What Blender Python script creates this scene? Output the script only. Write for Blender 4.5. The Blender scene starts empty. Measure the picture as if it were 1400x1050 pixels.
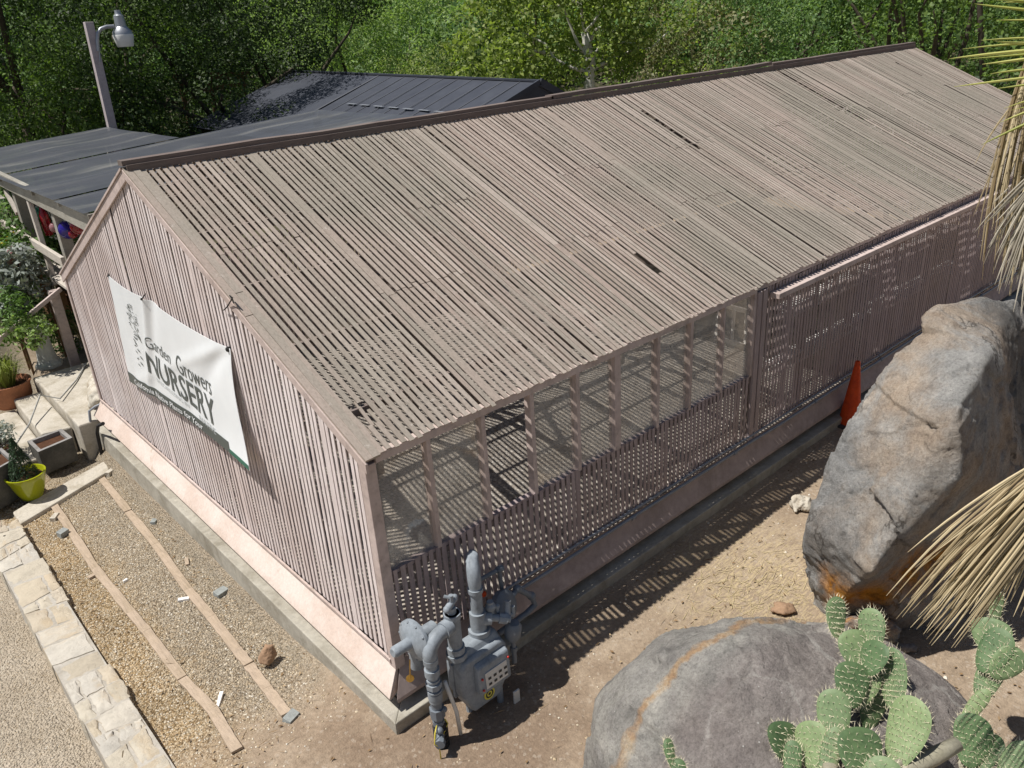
import bpy, bmesh, math, random
import numpy as np
from mathutils import Vector, Matrix, noise as mnoise
R = math.radians
SC = bpy.context.scene
COL = SC.collection
rng = random.Random(7)
nrng = np.random.default_rng(7)

# ------------------------------------------------------------------ camera (solved from the building's vanishing points)
F_PX = 1104.5
AZ, PIT, ROLL = R(49.48), R(24.381), R(-3.756)
CAM = Vector((-2.771, -5.106, 5.296))
FW = Vector((math.cos(AZ)*math.cos(PIT), math.sin(AZ)*math.cos(PIT), -math.sin(PIT)))
_R0 = Vector((math.sin(AZ), -math.cos(AZ), 0)); _U0 = _R0.cross(FW)
RT = math.cos(ROLL)*_R0 + math.sin(ROLL)*_U0
UP = -math.sin(ROLL)*_R0 + math.cos(ROLL)*_U0
SCALE = 0.77            # the survey unit is a little longer than a metre; everything is scaled at the end

def ray(px, py):
    return (FW + RT*((px-700)/F_PX) + UP*((525-py)/F_PX)).normalized()
def on(px, py, axis, val):
    d = ray(px, py); return CAM + d*((val-CAM[axis])/d[axis])
def atd(px, py, dist):
    return CAM + ray(px, py)*dist
def heading(px, dist, py=60):
    d = ray(px, py); h = Vector((d.x, d.y)).normalized()*dist
    return CAM.x+h.x, CAM.y+h.y
def sm(a, b, x):
    t = min(1, max(0, (x-a)/(b-a))); return t*t*(3-2*t)

# ------------------------------------------------------------------ materials
MATS = {}
class NT:
    def __init__(s, name):
        m = bpy.data.materials.new(name); m.use_nodes = True
        s.m = m; s.t = m.node_tree; s.t.nodes.clear()
        s.out = s.n('ShaderNodeOutputMaterial')
        s.b = s.n('ShaderNodeBsdfPrincipled')
        s.t.links.new(s.b.outputs[0], s.out.inputs[0]); MATS[name] = m
    def n(s, ty, **kw):
        x = s.t.nodes.new(ty)
        for k, v in kw.items(): setattr(x, k, v)
        return x
    def l(s, a, b): s.t.links.new(a, b)
    def coords(s, scale=(1, 1, 1), rot=(0, 0, 0)):
        tc = s.n('ShaderNodeTexCoord'); mp = s.n('ShaderNodeMapping')
        mp.inputs['Scale'].default_value = scale; mp.inputs['Rotation'].default_value = rot
        s.l(tc.outputs['Object'], mp.inputs['Vector']); return mp.outputs[0]
    def noise(s, vec, scale, detail=4, rough=.6, dist=0):
        x = s.n('ShaderNodeTexNoise'); x.inputs['Scale'].default_value = scale
        x.inputs['Detail'].default_value = detail; x.inputs['Roughness'].default_value = rough
        x.inputs['Distortion'].default_value = dist
        if vec is not None: s.l(vec, x.inputs['Vector'])
        return x.outputs['Fac']
    def vor(s, vec, scale, out='Distance', feature='F1', rand=1):
        x = s.n('ShaderNodeTexVoronoi'); x.inputs['Scale'].default_value = scale; x.feature = feature
        x.inputs['Randomness'].default_value = rand
        if vec is not None: s.l(vec, x.inputs['Vector'])
        return x.outputs[out]
    def ramp(s, fac, stops, interp='LINEAR'):
        x = s.n('ShaderNodeValToRGB'); x.color_ramp.interpolation = interp
        el = x.color_ramp.elements
        while len(el) < len(stops): el.new(.5)
        for e, (p, c) in zip(el, stops):
            e.position = p; e.color = (c, c, c, 1) if isinstance(c, (int, float)) else (*c, 1)
        s.l(fac, x.inputs[0]); return x.outputs[0]
    def mix(s, fac, a, b, mode='MIX'):
        x = s.n('ShaderNodeMix', data_type='RGBA', blend_type=mode)
        for v, i in ((fac, 0), (a, 6), (b, 7)):
            if isinstance(v, (int, float)): x.inputs[i].default_value = v if i == 0 else (v, v, v, 1)
            elif isinstance(v, tuple): x.inputs[i].default_value = (*v, 1)
            else: s.l(v, x.inputs[i])
        return x.outputs[2]
    def math(s, op, a, b=None, clamp=False):
        x = s.n('ShaderNodeMath', operation=op, use_clamp=clamp)
        for v, i in ((a, 0), (b, 1)):
            if v is None: continue
            if isinstance(v, (int, float)): x.inputs[i].default_value = v
            else: s.l(v, x.inputs[i])
        return x.outputs[0]
    def sep(s, vec):
        x = s.n('ShaderNodeSeparateXYZ'); s.l(vec, x.inputs[0]); return x.outputs
    def island(s):
        return s.n('ShaderNodeNewGeometry').outputs['Random Per Island']
    def bump(s, h, strength=.5, dist=.02, prev=None):
        x = s.n('ShaderNodeBump'); x.inputs['Strength'].default_value = strength
        x.inputs['Distance'].default_value = dist; s.l(h, x.inputs['Height'])
        if prev is not None: s.l(prev, x.inputs['Normal'])
        s.l(x.outputs[0], s.b.inputs['Normal']); return x.outputs[0]
    def col(s, c, rough=.85, spec=.3, metal=0):
        if isinstance(c, tuple): s.b.inputs['Base Color'].default_value = (*c, 1)
        else: s.l(c, s.b.inputs['Base Color'])
        if isinstance(rough, (int, float)): s.b.inputs['Roughness'].default_value = rough
        else: s.l(rough, s.b.inputs['Roughness'])
        s.b.inputs['Specular IOR Level'].default_value = spec
        s.b.inputs['Metallic'].default_value = metal

def lath_mat(name, tones, grain, wear=None, wearscale=.45, chips=None):
    k = NT(name); v = k.coords(grain); o = k.coords()
    base = k.ramp(k.island(), [(i/(len(tones)-1), t) for i, t in enumerate(tones)])
    g = k.ramp(k.noise(v, 1, 6, .75), [(.25, .62), (.5, 1.0), (.75, 1.18)])
    c = k.mix(1, base, g, 'MULTIPLY')
    if wear:
        w = k.ramp(k.noise(o, wearscale, 5, .65, .4), [(.42, 0), (.62, 1)])
        c = k.mix(k.math('MULTIPLY', w, .75), c, k.mix(1, wear, g, 'MULTIPLY'))
    if chips:
        h = k.ramp(k.noise(o, 9, 7, .8), [(.60, 0), (.68, 1)])
        c = k.mix(k.math('MULTIPLY', h, .7), c, chips)
    k.col(c, .9, .15); k.bump(k.noise(v, 2, 3), .35, .004)
    return k.m
lath_mat('roof_lath', [(.30,.25,.212), (.385,.32,.275), (.345,.28,.24), (.45,.382,.332), (.285,.248,.21)], (60, 3, 60), (.28,.26,.215), .30, (.54,.49,.44))
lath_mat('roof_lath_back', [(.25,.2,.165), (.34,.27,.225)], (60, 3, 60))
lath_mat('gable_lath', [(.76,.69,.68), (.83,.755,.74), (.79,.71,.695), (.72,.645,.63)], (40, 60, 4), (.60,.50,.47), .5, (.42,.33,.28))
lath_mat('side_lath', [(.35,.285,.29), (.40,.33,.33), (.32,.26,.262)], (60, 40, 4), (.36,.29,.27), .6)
lath_mat('trim_wood', [(.52,.43,.40), (.58,.49,.455)], (8, 8, 8), (.44,.355,.315), .8, (.33,.26,.2))
lath_mat('ridge_wood', [(.155,.12,.11), (.20,.16,.145)], (4, 40, 40), (.16,.14,.125), 1)
lath_mat('inner_timber', [(.22,.18,.155), (.19,.155,.14), (.25,.21,.185)], (12, 12, 12))
lath_mat('white_batten', [(.88,.86,.83), (.82,.80,.77)], (4, 30, 30))
lath_mat('weathered_timber', [(.27,.255,.22), (.34,.32,.275), (.23,.215,.185)], (30, 5, 30), (.40,.385,.34), 1.2)
lath_mat('pale_timber', [(.50,.455,.40), (.57,.52,.46)], (30, 5, 30))
lath_mat('border_board', [(.41,.325,.245), (.46,.37,.285), (.37,.295,.22)], (40, 4, 40), (.34,.27,.19), 1.5, (.27,.21,.15))
lath_mat('brown_timber', [(.17,.10,.055), (.21,.13,.07)], (14, 14, 14))

def ground_mat():
    k = NT('earth'); o = k.coords(); x, y, z = k.sep(o)[:3]
    wob = k.noise(o, 1.6, 5, .7)
    # dirt
    n1 = k.noise(o, 2.2, 6, .65); n2 = k.noise(o, 26, 5, .7); n3 = k.vor(o, 55)
    dirt = k.ramp(n1, [(.25, (.25,.19,.135)), (.5, (.335,.262,.19)), (.75, (.42,.34,.255))])
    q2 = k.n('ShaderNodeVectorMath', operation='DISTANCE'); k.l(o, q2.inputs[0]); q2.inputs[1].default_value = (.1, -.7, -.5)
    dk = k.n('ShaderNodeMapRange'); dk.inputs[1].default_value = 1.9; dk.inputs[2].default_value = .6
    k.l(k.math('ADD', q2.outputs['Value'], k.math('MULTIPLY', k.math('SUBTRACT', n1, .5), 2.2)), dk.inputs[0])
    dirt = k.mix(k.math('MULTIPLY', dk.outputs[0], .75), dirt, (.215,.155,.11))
    dirt = k.mix(.6, dirt, k.ramp(n2, [(.3, .55), (.55, 1.0), (.78, 1.35)]), 'MULTIPLY')
    sp = k.ramp(k.vor(o, 38, 'Color'), [(.80, 0), (.86, 1)])
    dirt = k.mix(k.math('MULTIPLY', sp, .35), dirt, (.47,.41,.34))
    # gravels
    cc = k.vor(o, 44, 'Color'); dd = k.vor(o, 44)
    cs = k.n('ShaderNodeSeparateColor'); k.l(cc, cs.inputs[0])
    gold = k.ramp(cs.outputs[0], [(0, (.36,.245,.13)), (.35, (.56,.405,.225)), (.7, (.68,.53,.34)), (1, (.76,.66,.50))])
    gold = k.mix(1, gold, k.ramp(dd, [(0, 1.05), (.45, .8), (.75, .5)]), 'MULTIPLY')
    gold = k.mix(1, gold, k.ramp(k.noise(o, 1.5, 4), [(.3, .7), (.6, 1.05)]), 'MULTIPLY')
    gray = k.ramp(cs.outputs[1], [(0, (.31,.26,.20)), (.5, (.44,.385,.30)), (1, (.58,.52,.43))])
    gray = k.mix(1, gray, k.ramp(dd, [(0, 1.0), (.5, .8), (.8, .55)]), 'MULTIPLY')
    mid = k.math('MULTIPLY', k.ramp(k.math('ADD', x, k.math('MULTIPLY', wob, .5)), [(.0, 0), (1, 1)]), 1)
    pm = k.n('ShaderNodeMapRange'); pm.inputs[1].default_value = -1.45; pm.inputs[2].default_value = -.95
    k.l(k.math('ADD', x, k.math('MULTIPLY', k.math('SUBTRACT', wob, .5), 1.2)), pm.inputs[0])
    bedc = k.mix(k.math('MULTIPLY', pm.outputs[0], .72), gold, gray)
    bm_ = k.n('ShaderNodeMapRange'); bm_.inputs[1].default_value = .55; bm_.inputs[2].default_value = 1.5
    k.l(k.math('ADD', y, k.math('MULTIPLY', k.math('SUBTRACT', wob, .5), 2.2)), bm_.inputs[0])
    pth = k.n('ShaderNodeMapRange'); pth.inputs[1].default_value = -1.9; pth.inputs[2].default_value = -2.0
    k.l(x, pth.inputs[0])
    xm = k.n('ShaderNodeMapRange'); xm.inputs[1].default_value = -.1; xm.inputs[2].default_value = -.3
    k.l(x, xm.inputs[0])
    bed = k.math('MULTIPLY', k.math('MULTIPLY', bm_.outputs[0], xm.outputs[0]), k.math('SUBTRACT', 1, pth.outputs[0]))
    # straw litter near the tall rock
    lit = k.noise(k.coords((9, 60, 9), (0, 0, .6)), 1, 3, .6)
    q = k.n('ShaderNodeVectorMath', operation='DISTANCE'); k.l(o, q.inputs[0]); q.inputs[1].default_value = (3.9, -1.35, -.5)
    lm = k.n('ShaderNodeMapRange'); lm.inputs[1].default_value = 1.5; lm.inputs[2].default_value = .3
    k.l(q.outputs['Value'], lm.inputs[0])
    dirt = k.mix(k.math('MULTIPLY', k.math('MULTIPLY', lm.outputs[0], k.ramp(lit, [(.45, 0), (.6, 1)])), .7), dirt, (.52,.42,.25))
    c = k.mix(bed, dirt, bedc); pathc = k.mix(.6, gray, k.ramp(k.noise(o, 1.4, 5, .7), [(.35, (.50,.415,.31)), (.65, (.62,.53,.415))]))
    c = k.mix(pth.outputs[0], c, pathc)
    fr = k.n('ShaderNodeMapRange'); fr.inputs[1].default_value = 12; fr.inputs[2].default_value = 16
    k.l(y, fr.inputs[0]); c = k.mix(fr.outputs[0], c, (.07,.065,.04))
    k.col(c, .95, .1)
    g = k.math('MAXIMUM', bed, pth.outputs[0])
    b1 = k.bump(k.math('MULTIPLY', k.math('SUBTRACT', 1, dd), g), .9, .03)
    k.bump(k.math('ADD', n2, k.math('MULTIPLY', n3, .4)), .5, .02, b1)
    return k.m
ground_mat()

def simple(name, c, rough=.6, spec=.4, metal=0, var=.25, scale=8, bump=.1):
    k = NT(name); o = k.coords(); n = k.noise(o, scale, 6, .65)
    k.col(k.mix(1, c, k.ramp(n, [(.25, 1-var), (.75, 1+var*.5)]), 'MULTIPLY'), rough, spec, metal)
    if bump: k.bump(k.noise(o, scale*4, 4), bump, .01)
    return k.m
def stained(name, c, c2, scale=3, rough=.85, lo=.45, hi=.62, fine=30, bump=.25):
    k = NT(name); o = k.coords(); n = k.noise(o, scale, 7, .7, .3)
    cc = k.mix(k.ramp(n, [(lo, 0), (hi, 1)]), c, c2)
    cc = k.mix(1, cc, k.ramp(k.noise(o, fine, 4, .7), [(.25, .8), (.7, 1.1)]), 'MULTIPLY')
    k.col(cc, rough, .2); k.bump(k.noise(o, fine, 6, .7), bump, .012); return k.m
stained('curb_concrete', (.44,.415,.355), (.27,.245,.195), 1.7, lo=.42, hi=.66, fine=16, bump=.4)
stained('slab_concrete', (.52,.48,.41), (.37,.33,.26), 2.0)
stained('skirt_shaded', (.43,.35,.325), (.35,.285,.26), 1.8, fine=12)  # darker copy of the pink skirt, side wall's shade painted into its colour
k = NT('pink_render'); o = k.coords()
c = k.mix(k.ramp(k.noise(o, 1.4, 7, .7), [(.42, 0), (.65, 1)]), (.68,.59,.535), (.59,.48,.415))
c = k.mix(k.ramp(k.noise(o, 3.3, 9, .75), [(.60, 0), (.66, .7)]), c, (.47,.37,.29))
c = k.mix(k.ramp(k.noise(o, 5.5, 9, .8), [(.655, 0), (.675, .9)]), c, (.50,.51,.52))
z_ = k.sep(o)[2]; mr = k.n('ShaderNodeMapRange'); mr.inputs[1].default_value = .40; mr.inputs[2].default_value = .28
k.l(k.math('ADD', z_, k.math('MULTIPLY', k.math('SUBTRACT', k.noise(o, 6, 7, .75), .5), .22)), mr.inputs[0])
c = k.mix(k.math('MULTIPLY', mr.outputs[0], .5), c, (.45,.36,.285))
k.col(k.mix(1, c, k.ramp(k.noise(o, 30, 5, .8), [(.3, .86), (.65, 1.06)]), 'MULTIPLY'), .85, .2); k.bump(k.noise(o, 18, 6, .7), .25, .012)
k = NT('stone_wall'); o = k.coords()
cst = k.ramp(k.island(), [(0, (.43,.38,.30)), (.3, (.52,.475,.39)), (.55, (.47,.39,.28)), (.8, (.54,.505,.44)), (1, (.45,.425,.38))])
cst = k.mix(1, cst, k.ramp(k.noise(o, 5, 7, .7), [(.25, .72), (.5, 1), (.75, 1.1)]), 'MULTIPLY')
cst = k.mix(k.ramp(k.noise(o, 1.7, 6, .7, .6), [(.56, 0), (.66, .55)]), cst, (.46,.36,.235))
k.col(cst, .9, .15); k.bump(k.noise(o, 14, 8, .7, .4), .6, .03)
stained('mortar', (.45,.42,.37), (.36,.33,.28), 4)
k = NT('interior_gravel'); o = k.coords(); d = k.vor(o, 22); cc = k.vor(o, 22, 'Color')
k.col(k.mix(1, k.ramp(cc, [(0, (.40,.35,.295)), (.5, (.58,.52,.455)), (1, (.74,.69,.62))]), k.ramp(d, [(0, 1.05), (.7, .6)]), 'MULTIPLY'), .95, .1)
k.bump(k.math('SUBTRACT', 1, d), .7, .03)

def rock_mat(name, lichen=True, vein=False):
    k = NT(name); o = k.coords(); x, y, z = k.sep(o)[:3]
    n = k.noise(o, .9, 8, .68, .5); n2 = k.noise(o, 4.5, 8, .72, .3)
    c = k.ramp(n2, [(.2, (.20,.198,.19)), (.42, (.345,.34,.325)), (.58, (.43,.42,.40)), (.8, (.54,.525,.495))])
    tan = k.ramp(n2, [(.3, (.30,.225,.165)), (.55, (.47,.375,.285)), (.8, (.60,.53,.44))])
    if vein:
        c = k.mix(1, c, k.ramp(k.noise(o, 2.6, 7, .75, .5), [(.3, (.62,.60,.60)), (.5, (.92,.90,.87)), (.7, (1.2,1.18,1.12))]), 'MULTIPLY')
        w = k.math('ADD', k.math('ADD', k.math('MULTIPLY', x, VE[0]), k.math('MULTIPLY', y, VE[1])), k.math('MULTIPLY', k.math('SUBTRACT', k.noise(o, 1.8, 8, .65), .5), .42))
        ws = k.math('SUBTRACT', w, VE[2]); w = k.math('ABSOLUTE', ws)
        fm = k.n('ShaderNodeMapRange'); fm.inputs[1].default_value = -.12; fm.inputs[2].default_value = -.45
        k.l(k.math('ADD', ws, k.math('MULTIPLY', k.math('SUBTRACT', k.noise(o, 1.3, 6, .65), .5), .9)), fm.inputs[0])
        c = k.mix(k.math('MULTIPLY', fm.outputs[0], .7), c, k.ramp(n2, [(.25, (.18,.15,.14)), (.5, (.29,.25,.235)), (.75, (.41,.37,.345))]))
        c = k.mix(k.math('MULTIPLY', k.ramp(w, [(.015, 1), (.055, 0)]), k.ramp(k.noise(o, 2.3, 6, .7), [(.36, .45), (.52, 1)])), c, k.ramp(n2, [(.35, (.34,.20,.12)), (.5, (.48,.33,.20)), (.65, (.60,.52,.40))]))
        w2 = k.math('ABSOLUTE', k.math('SUBTRACT', k.noise(o, 1.1, 3, .5), .5))
        c = k.mix(k.math('MULTIPLY', k.ramp(w2, [(.004, .5), (.016, 0)]), k.ramp(k.noise(o, .8, 2), [(.46, 0), (.54, 1)])), c, (.58,.56,.52))
        sp = k.vor(o, 7); c = k.mix(k.ramp(k.math('MULTIPLY', k.vor(o, 15), k.ramp(k.noise(o, 1.2, 2), [(.5, 5), (.6, 1)])), [(.06, .9), (.12, 0)]), c, (.66,.65,.62))
    else:
        c = k.mix(k.ramp(n, [(.49, 0), (.60, .8)]), c, tan)
        gp_ = k.n('ShaderNodeNewGeometry').outputs['Position']
        def spot(pts, r0, r1, wob):
            acc = None
            for p in pts:
                d_ = k.n('ShaderNodeVectorMath', operation='DISTANCE'); k.l(gp_, d_.inputs[0]); d_.inputs[1].default_value = tuple(p*SCALE)
                acc = d_.outputs['Value'] if acc is None else k.math('MINIMUM', acc, d_.outputs['Value'])
            mr_ = k.n('ShaderNodeMapRange'); mr_.inputs[1].default_value = r1*SCALE; mr_.inputs[2].default_value = r0*SCALE
            k.l(k.math('ADD', acc, k.math('MULTIPLY', k.math('SUBTRACT', k.noise(o, 2.2, 8, .7, .4), .5), wob)), mr_.inputs[0]); return mr_.outputs[0]
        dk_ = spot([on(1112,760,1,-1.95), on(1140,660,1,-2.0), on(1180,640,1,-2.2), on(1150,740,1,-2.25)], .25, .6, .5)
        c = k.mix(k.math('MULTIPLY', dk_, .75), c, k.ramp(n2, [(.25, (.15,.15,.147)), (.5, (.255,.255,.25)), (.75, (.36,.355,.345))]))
        wm = spot([on(1275,460,1,-2.3), on(1235,540,1,-2.4), on(1262,600,1,-2.75), on(1285,650,1,-2.9), on(1235,715,1,-2.75), on(1225,620,1,-2.5)], .12, .42, .55)
        c = k.mix(k.math('MULTIPLY', wm, .85), c, tan)
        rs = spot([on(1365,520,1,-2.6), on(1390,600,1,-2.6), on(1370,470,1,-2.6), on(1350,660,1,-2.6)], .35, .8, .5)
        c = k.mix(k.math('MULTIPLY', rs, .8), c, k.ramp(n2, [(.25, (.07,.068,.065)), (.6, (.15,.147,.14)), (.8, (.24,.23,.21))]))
        lich = spot([on(1150,815,1,-2.35), on(1195,815,1,-2.6), on(1245,790,1,-2.8), on(1290,760,1,-2.9)], .10, .42, .6)
        cr = k.math('ABSOLUTE', k.math('SUBTRACT', k.noise(k.coords((1, 1, .6), (.5, .3, 0)), 1.6, 5, .6), .5))
        c = k.mix(k.math('MULTIPLY', k.ramp(cr, [(.004, .7), (.014, 0)]), k.ramp(k.noise(o, 1.1, 2), [(.52, 0), (.6, 1)])), c, (.08,.07,.06))
    if lichen:
        zz = k.n('ShaderNodeMapRange'); zz.inputs[1].default_value = 1.4; zz.inputs[2].default_value = .55
        k.l(k.math('ADD', z, k.math('MULTIPLY', k.math('SUBTRACT', n, .5), 1.6)), zz.inputs[0])
        yy = k.n('ShaderNodeMapRange'); yy.inputs[1].default_value = .15; yy.inputs[2].default_value = -.25
        k.l(y, yy.inputs[0])
        f = k.math('MULTIPLY', lich, k.ramp(n2, [(.33, 0), (.47, 1)]))
        c = k.mix(f, c, k.ramp(k.noise(o, 9, 5), [(.3, (.26,.11,.025)), (.5, (.58,.24,.03)), (.75, (.66,.36,.10))]))
    c = k.mix(1, c, k.ramp(k.noise(o, 38, 8, .85), [(.32, .58), (.5, 1.0), (.68, 1.3)]), 'MULTIPLY')
    pit = k.vor(o, 26); c = k.mix(k.ramp(pit, [(.05, .55), (.16, 0)]), c, (.09,.085,.08))
    k.col(c, .92, .15)
    b = k.bump(k.noise(o, 5, 12, .78, .3), 1.0, .06); b = k.bump(k.ramp(pit, [(.05, 0), (.25, 1)]), .35, .01, b); k.bump(k.noise(o, 60, 5, .8), .5, .01, b)
    return k.m

def leaf_mat(name, dark, light, trans=.30, rough=.58, brown=None):
    k = NT(name); r = k.island(); o = k.coords()
    st = [(0, dark), (.55, tuple((a+b)/2 for a, b in zip(dark, light))), (1, light)]
    c = k.ramp(r, st)
    if brown: c = k.mix(k.ramp(k.noise(o, .8, 3), [(.5, 0), (.65, .6)]), c, brown)
    k.col(c, rough, .35)
    tr = k.n('ShaderNodeBsdfTranslucent'); k.l(k.mix(1, c, (1.1, 1.25, .55), 'MULTIPLY'), tr.inputs[0])
    ms = k.n('ShaderNodeMixShader'); ms.inputs[0].default_value = trans
    k.l(k.b.outputs[0], ms.inputs[1]); k.l(tr.outputs[0], ms.inputs[2]); k.l(ms.outputs[0], k.out.inputs[0])
    return k.m
leaf_mat('oak_leaf', (.045,.085,.020), (.19,.29,.065), .38)
leaf_mat('dark_oak_leaf', (.020,.040,.013), (.080,.13,.034))
leaf_mat('bright_leaf', (.17,.27,.07), (.42,.54,.22), .45)
leaf_mat('willow_leaf', (.18,.24,.075), (.39,.45,.18), .42, brown=(.31,.28,.13))
leaf_mat('sycamore_leaf', (.135,.195,.045), (.38,.45,.13), .48)
leaf_mat('olive_leaf', (.15,.165,.07), (.32,.32,.17), brown=(.25,.18,.10))
leaf_mat('deep_green_leaf', (.065,.14,.045), (.24,.36,.13), .40)
leaf_mat('silver_leaf', (.20,.23,.20), (.42,.46,.42), .15, .7)
leaf_mat('garden_leaf', (.05,.11,.025), (.16,.27,.07))
leaf_mat('grass_leaf', (.16,.20,.04), (.32,.36,.10))
leaf_mat('dry_grass', (.22,.19,.10), (.40,.35,.21), .2, .8)
leaf_mat('yellow_flower', (.65,.45,.02), (.80,.62,.05), .2, .6)
leaf_mat('conifer_leaf', (.018,.045,.018), (.045,.085,.035), .1)
leaf_mat('dead_frond', (.20,.145,.075), (.60,.50,.32), .12, .8)
leaf_mat('grey_frond', (.17,.15,.115), (.58,.53,.44), .12, .8)
leaf_mat('green_frond', (.30,.33,.06), (.50,.50,.16), .25, .5)
leaf_mat('straw', (.42,.34,.19), (.62,.52,.32), .1, .8)
simple('oak_bark', (.10,.085,.065), .95, .1, var=.4, scale=12, bump=.6)
k = NT('white_bark'); o = k.coords()
k.col(k.ramp(k.noise(o, 3, 5, .7), [(.35, (.34,.31,.26)), (.5, (.60,.58,.53)), (.7, (.74,.72,.68))]), .85, .2)
simple('palm_bark', (.16,.12,.08), .95, .1, var=.4, scale=14, bump=.7)
stained('meter_paint', (.29,.325,.36), (.205,.23,.255), 5, .5, .48, .66, fine=24, bump=.08)
simple('meter_dark', (.17,.195,.225), .5, .4, var=.2, scale=9, bump=.06)
simple('conduit_grey', (.26,.28,.31), .5, .4, var=.25, scale=6)
simple('batten_grey', (.095,.10,.115), .6, .3, var=.2, bump=0)
simple('black_sleeve', (.022,.022,.024), .6, .3)
simple('plate_white', (.66,.66,.63), .5, .4, var=.06)
simple('decal_yellow', (.72,.66,.10), .5, .4, var=.05, bump=0)
simple('decal_dark', (.05,.05,.05), .5, .3, var=.05, bump=0)
simple('seal_red', (.55,.03,.02), .4, .5, var=.05, bump=0)
simple('brass', (.55,.36,.10), .35, .5, .9)
simple('yellow_wire', (.65,.55,.08), .5, .4, bump=0)
stained('cone_orange', (.70,.085,.018), (.55,.06,.015), 5, .5, fine=20, bump=.05)
k = NT('vinyl_white'); o = k.coords()
k.col(k.mix(1, (.83,.86,.88), k.ramp(k.noise(o, 2.5, 4), [(.3, .95), (.7, 1.02)]), 'MULTIPLY'), .38, .4)
simple('ink_grey', (.105,.12,.115), .45, .3, var=.1, bump=0)
simple('ink_light', (.52,.55,.56), .45, .3, var=.1, bump=0)
simple('strip_dark', (.085,.10,.095), .42, .4, var=.1, bump=0)
simple('strip_green', (.03,.13,.09), .42, .4, var=.1, bump=0)
simple('lamp_metal', (.42,.44,.47), .4, .5, .6, var=.12)
simple('lamp_lens', (.78,.79,.78), .3, .5, var=.05, bump=0)
stained('lamp_pole_paint', (.52,.46,.47), (.44,.385,.39), 5, .7)
stained('planter_stone', (.075,.075,.068), (.135,.13,.115), 3.5, .8, .4, .65)
stained('planter_rim', (.30,.29,.28), (.22,.21,.2), 6)
simple('floor_shade_tone', (.085,.075,.062), .95, .1, var=.4, scale=14, bump=.5)  # dark floor tone, the interior's shade put into the colour
simple('potting_soil', (.10,.05,.03), .95, .1, var=.4, scale=20, bump=.8)
simple('lime_glaze', (.33,.36,.012), .12, .6, var=.10, scale=4, bump=.02)
stained('terracotta', (.37,.16,.085), (.29,.13,.07), 5)
simple('pedestal_stone', (.42,.43,.40), .8, .25, var=.18, scale=9, bump=.2)
simple('tie_cord', (.03,.03,.03), .8, .2, bump=0)
stained('board_grey', (.40,.40,.38), (.30,.30,.28), 8)
stained('tile_chip', (.30,.32,.31), (.24,.25,.24), 10)
stained('brown_rock', (.36,.235,.15), (.27,.18,.12), 5)
stained('pale_rock', (.58,.54,.46), (.40,.34,.26), 5, fine=18, bump=.6)
simple('paper', (.82,.81,.79), .7, .2, var=.06, bump=0)
# shade cloth: knitted mesh that lets a little light through
k = NT('shade_cloth'); o = k.coords()
n = k.noise(k.coords((.35, 1.5, 1)), 1, 2, .5, .2)
k.col(k.ramp(n, [(.3, (.058,.064,.078)), (.52, (.074,.080,.094)), (.60, (.10,.105,.112)), (.68, (.19,.19,.185))]), .5, .4)  # paler streaks paint in lit things seen through the mesh
tp = k.n('ShaderNodeBsdfTransparent'); ms = k.n('ShaderNodeMixShader'); ms.inputs[0].default_value = .14
k.l(k.b.outputs[0], ms.inputs[1]); k.l(tp.outputs[0], ms.inputs[2]); k.l(ms.outputs[0], k.out.inputs[0])
k = NT('dark_shade_cloth'); o = k.coords()
k.col(k.ramp(k.noise(o, 1.2, 6, .7), [(.3, (.036,.041,.056)), (.7, (.060,.067,.085))]), .6, .3)
# dusty window glass
k = NT('dusty_glass'); o = k.coords((6, 6, 1.1))
tp = k.n('ShaderNodeBsdfTransparent'); tp.inputs[0].default_value = (.96,.95,.93,1)
gl = k.n('ShaderNodeBsdfGlossy'); gl.inputs['Roughness'].default_value = .05; gl.inputs[0].default_value = (.8,.82,.84,1)
k.col((.74,.71,.67), .9, .2)
z = k.sep(k.coords())[2]
zr = k.n('ShaderNodeMapRange'); zr.inputs[1].default_value = 2.0; zr.inputs[2].default_value = 1.0
zr.inputs[3].default_value = .20; zr.inputs[4].default_value = .68; k.l(z, zr.inputs[0])
m1 = k.n('ShaderNodeMixShader'); xr = k.n('ShaderNodeMapRange'); xr.inputs[1].default_value = 1.5; xr.inputs[2].default_value = 4.5; xr.inputs[3].default_value = .75; xr.inputs[4].default_value = 1.35; k.l(k.sep(k.coords())[0], xr.inputs[0])
k.l(k.math('MULTIPLY', k.math('MULTIPLY', k.ramp(k.noise(o, 1.4, 5, .6, .6), [(.25, .45), (.75, 1.0)]), zr.outputs[0]), xr.outputs[0], True), m1.inputs[0])
k.l(tp.outputs[0], m1.inputs[1]); k.l(k.b.outputs[0], m1.inputs[2])
fr = k.n('ShaderNodeFresnel'); fr.inputs[0].default_value = 1.45
m2 = k.n('ShaderNodeMixShader'); k.l(k.math('MULTIPLY', fr.outputs[0], .3), m2.inputs[0]); k.l(m1.outputs[0], m2.inputs[1]); k.l(gl.outputs[0], m2.inputs[2])
k.l(m2.outputs[0], k.out.inputs[0])
def glass(name, c):
    k = NT(name); k.col(c, .05, .6); k.b.inputs['Transmission Weight'].default_value = .55
for nm, c in (('red_glass', (.45,.015,.03)), ('blue_glass', (.05,.03,.42)), ('clear_glass', (.72,.74,.74)), ('green_glass', (.10,.42,.30)), ('pink_glass', (.6,.30,.32))): glass(nm, c)
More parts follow.
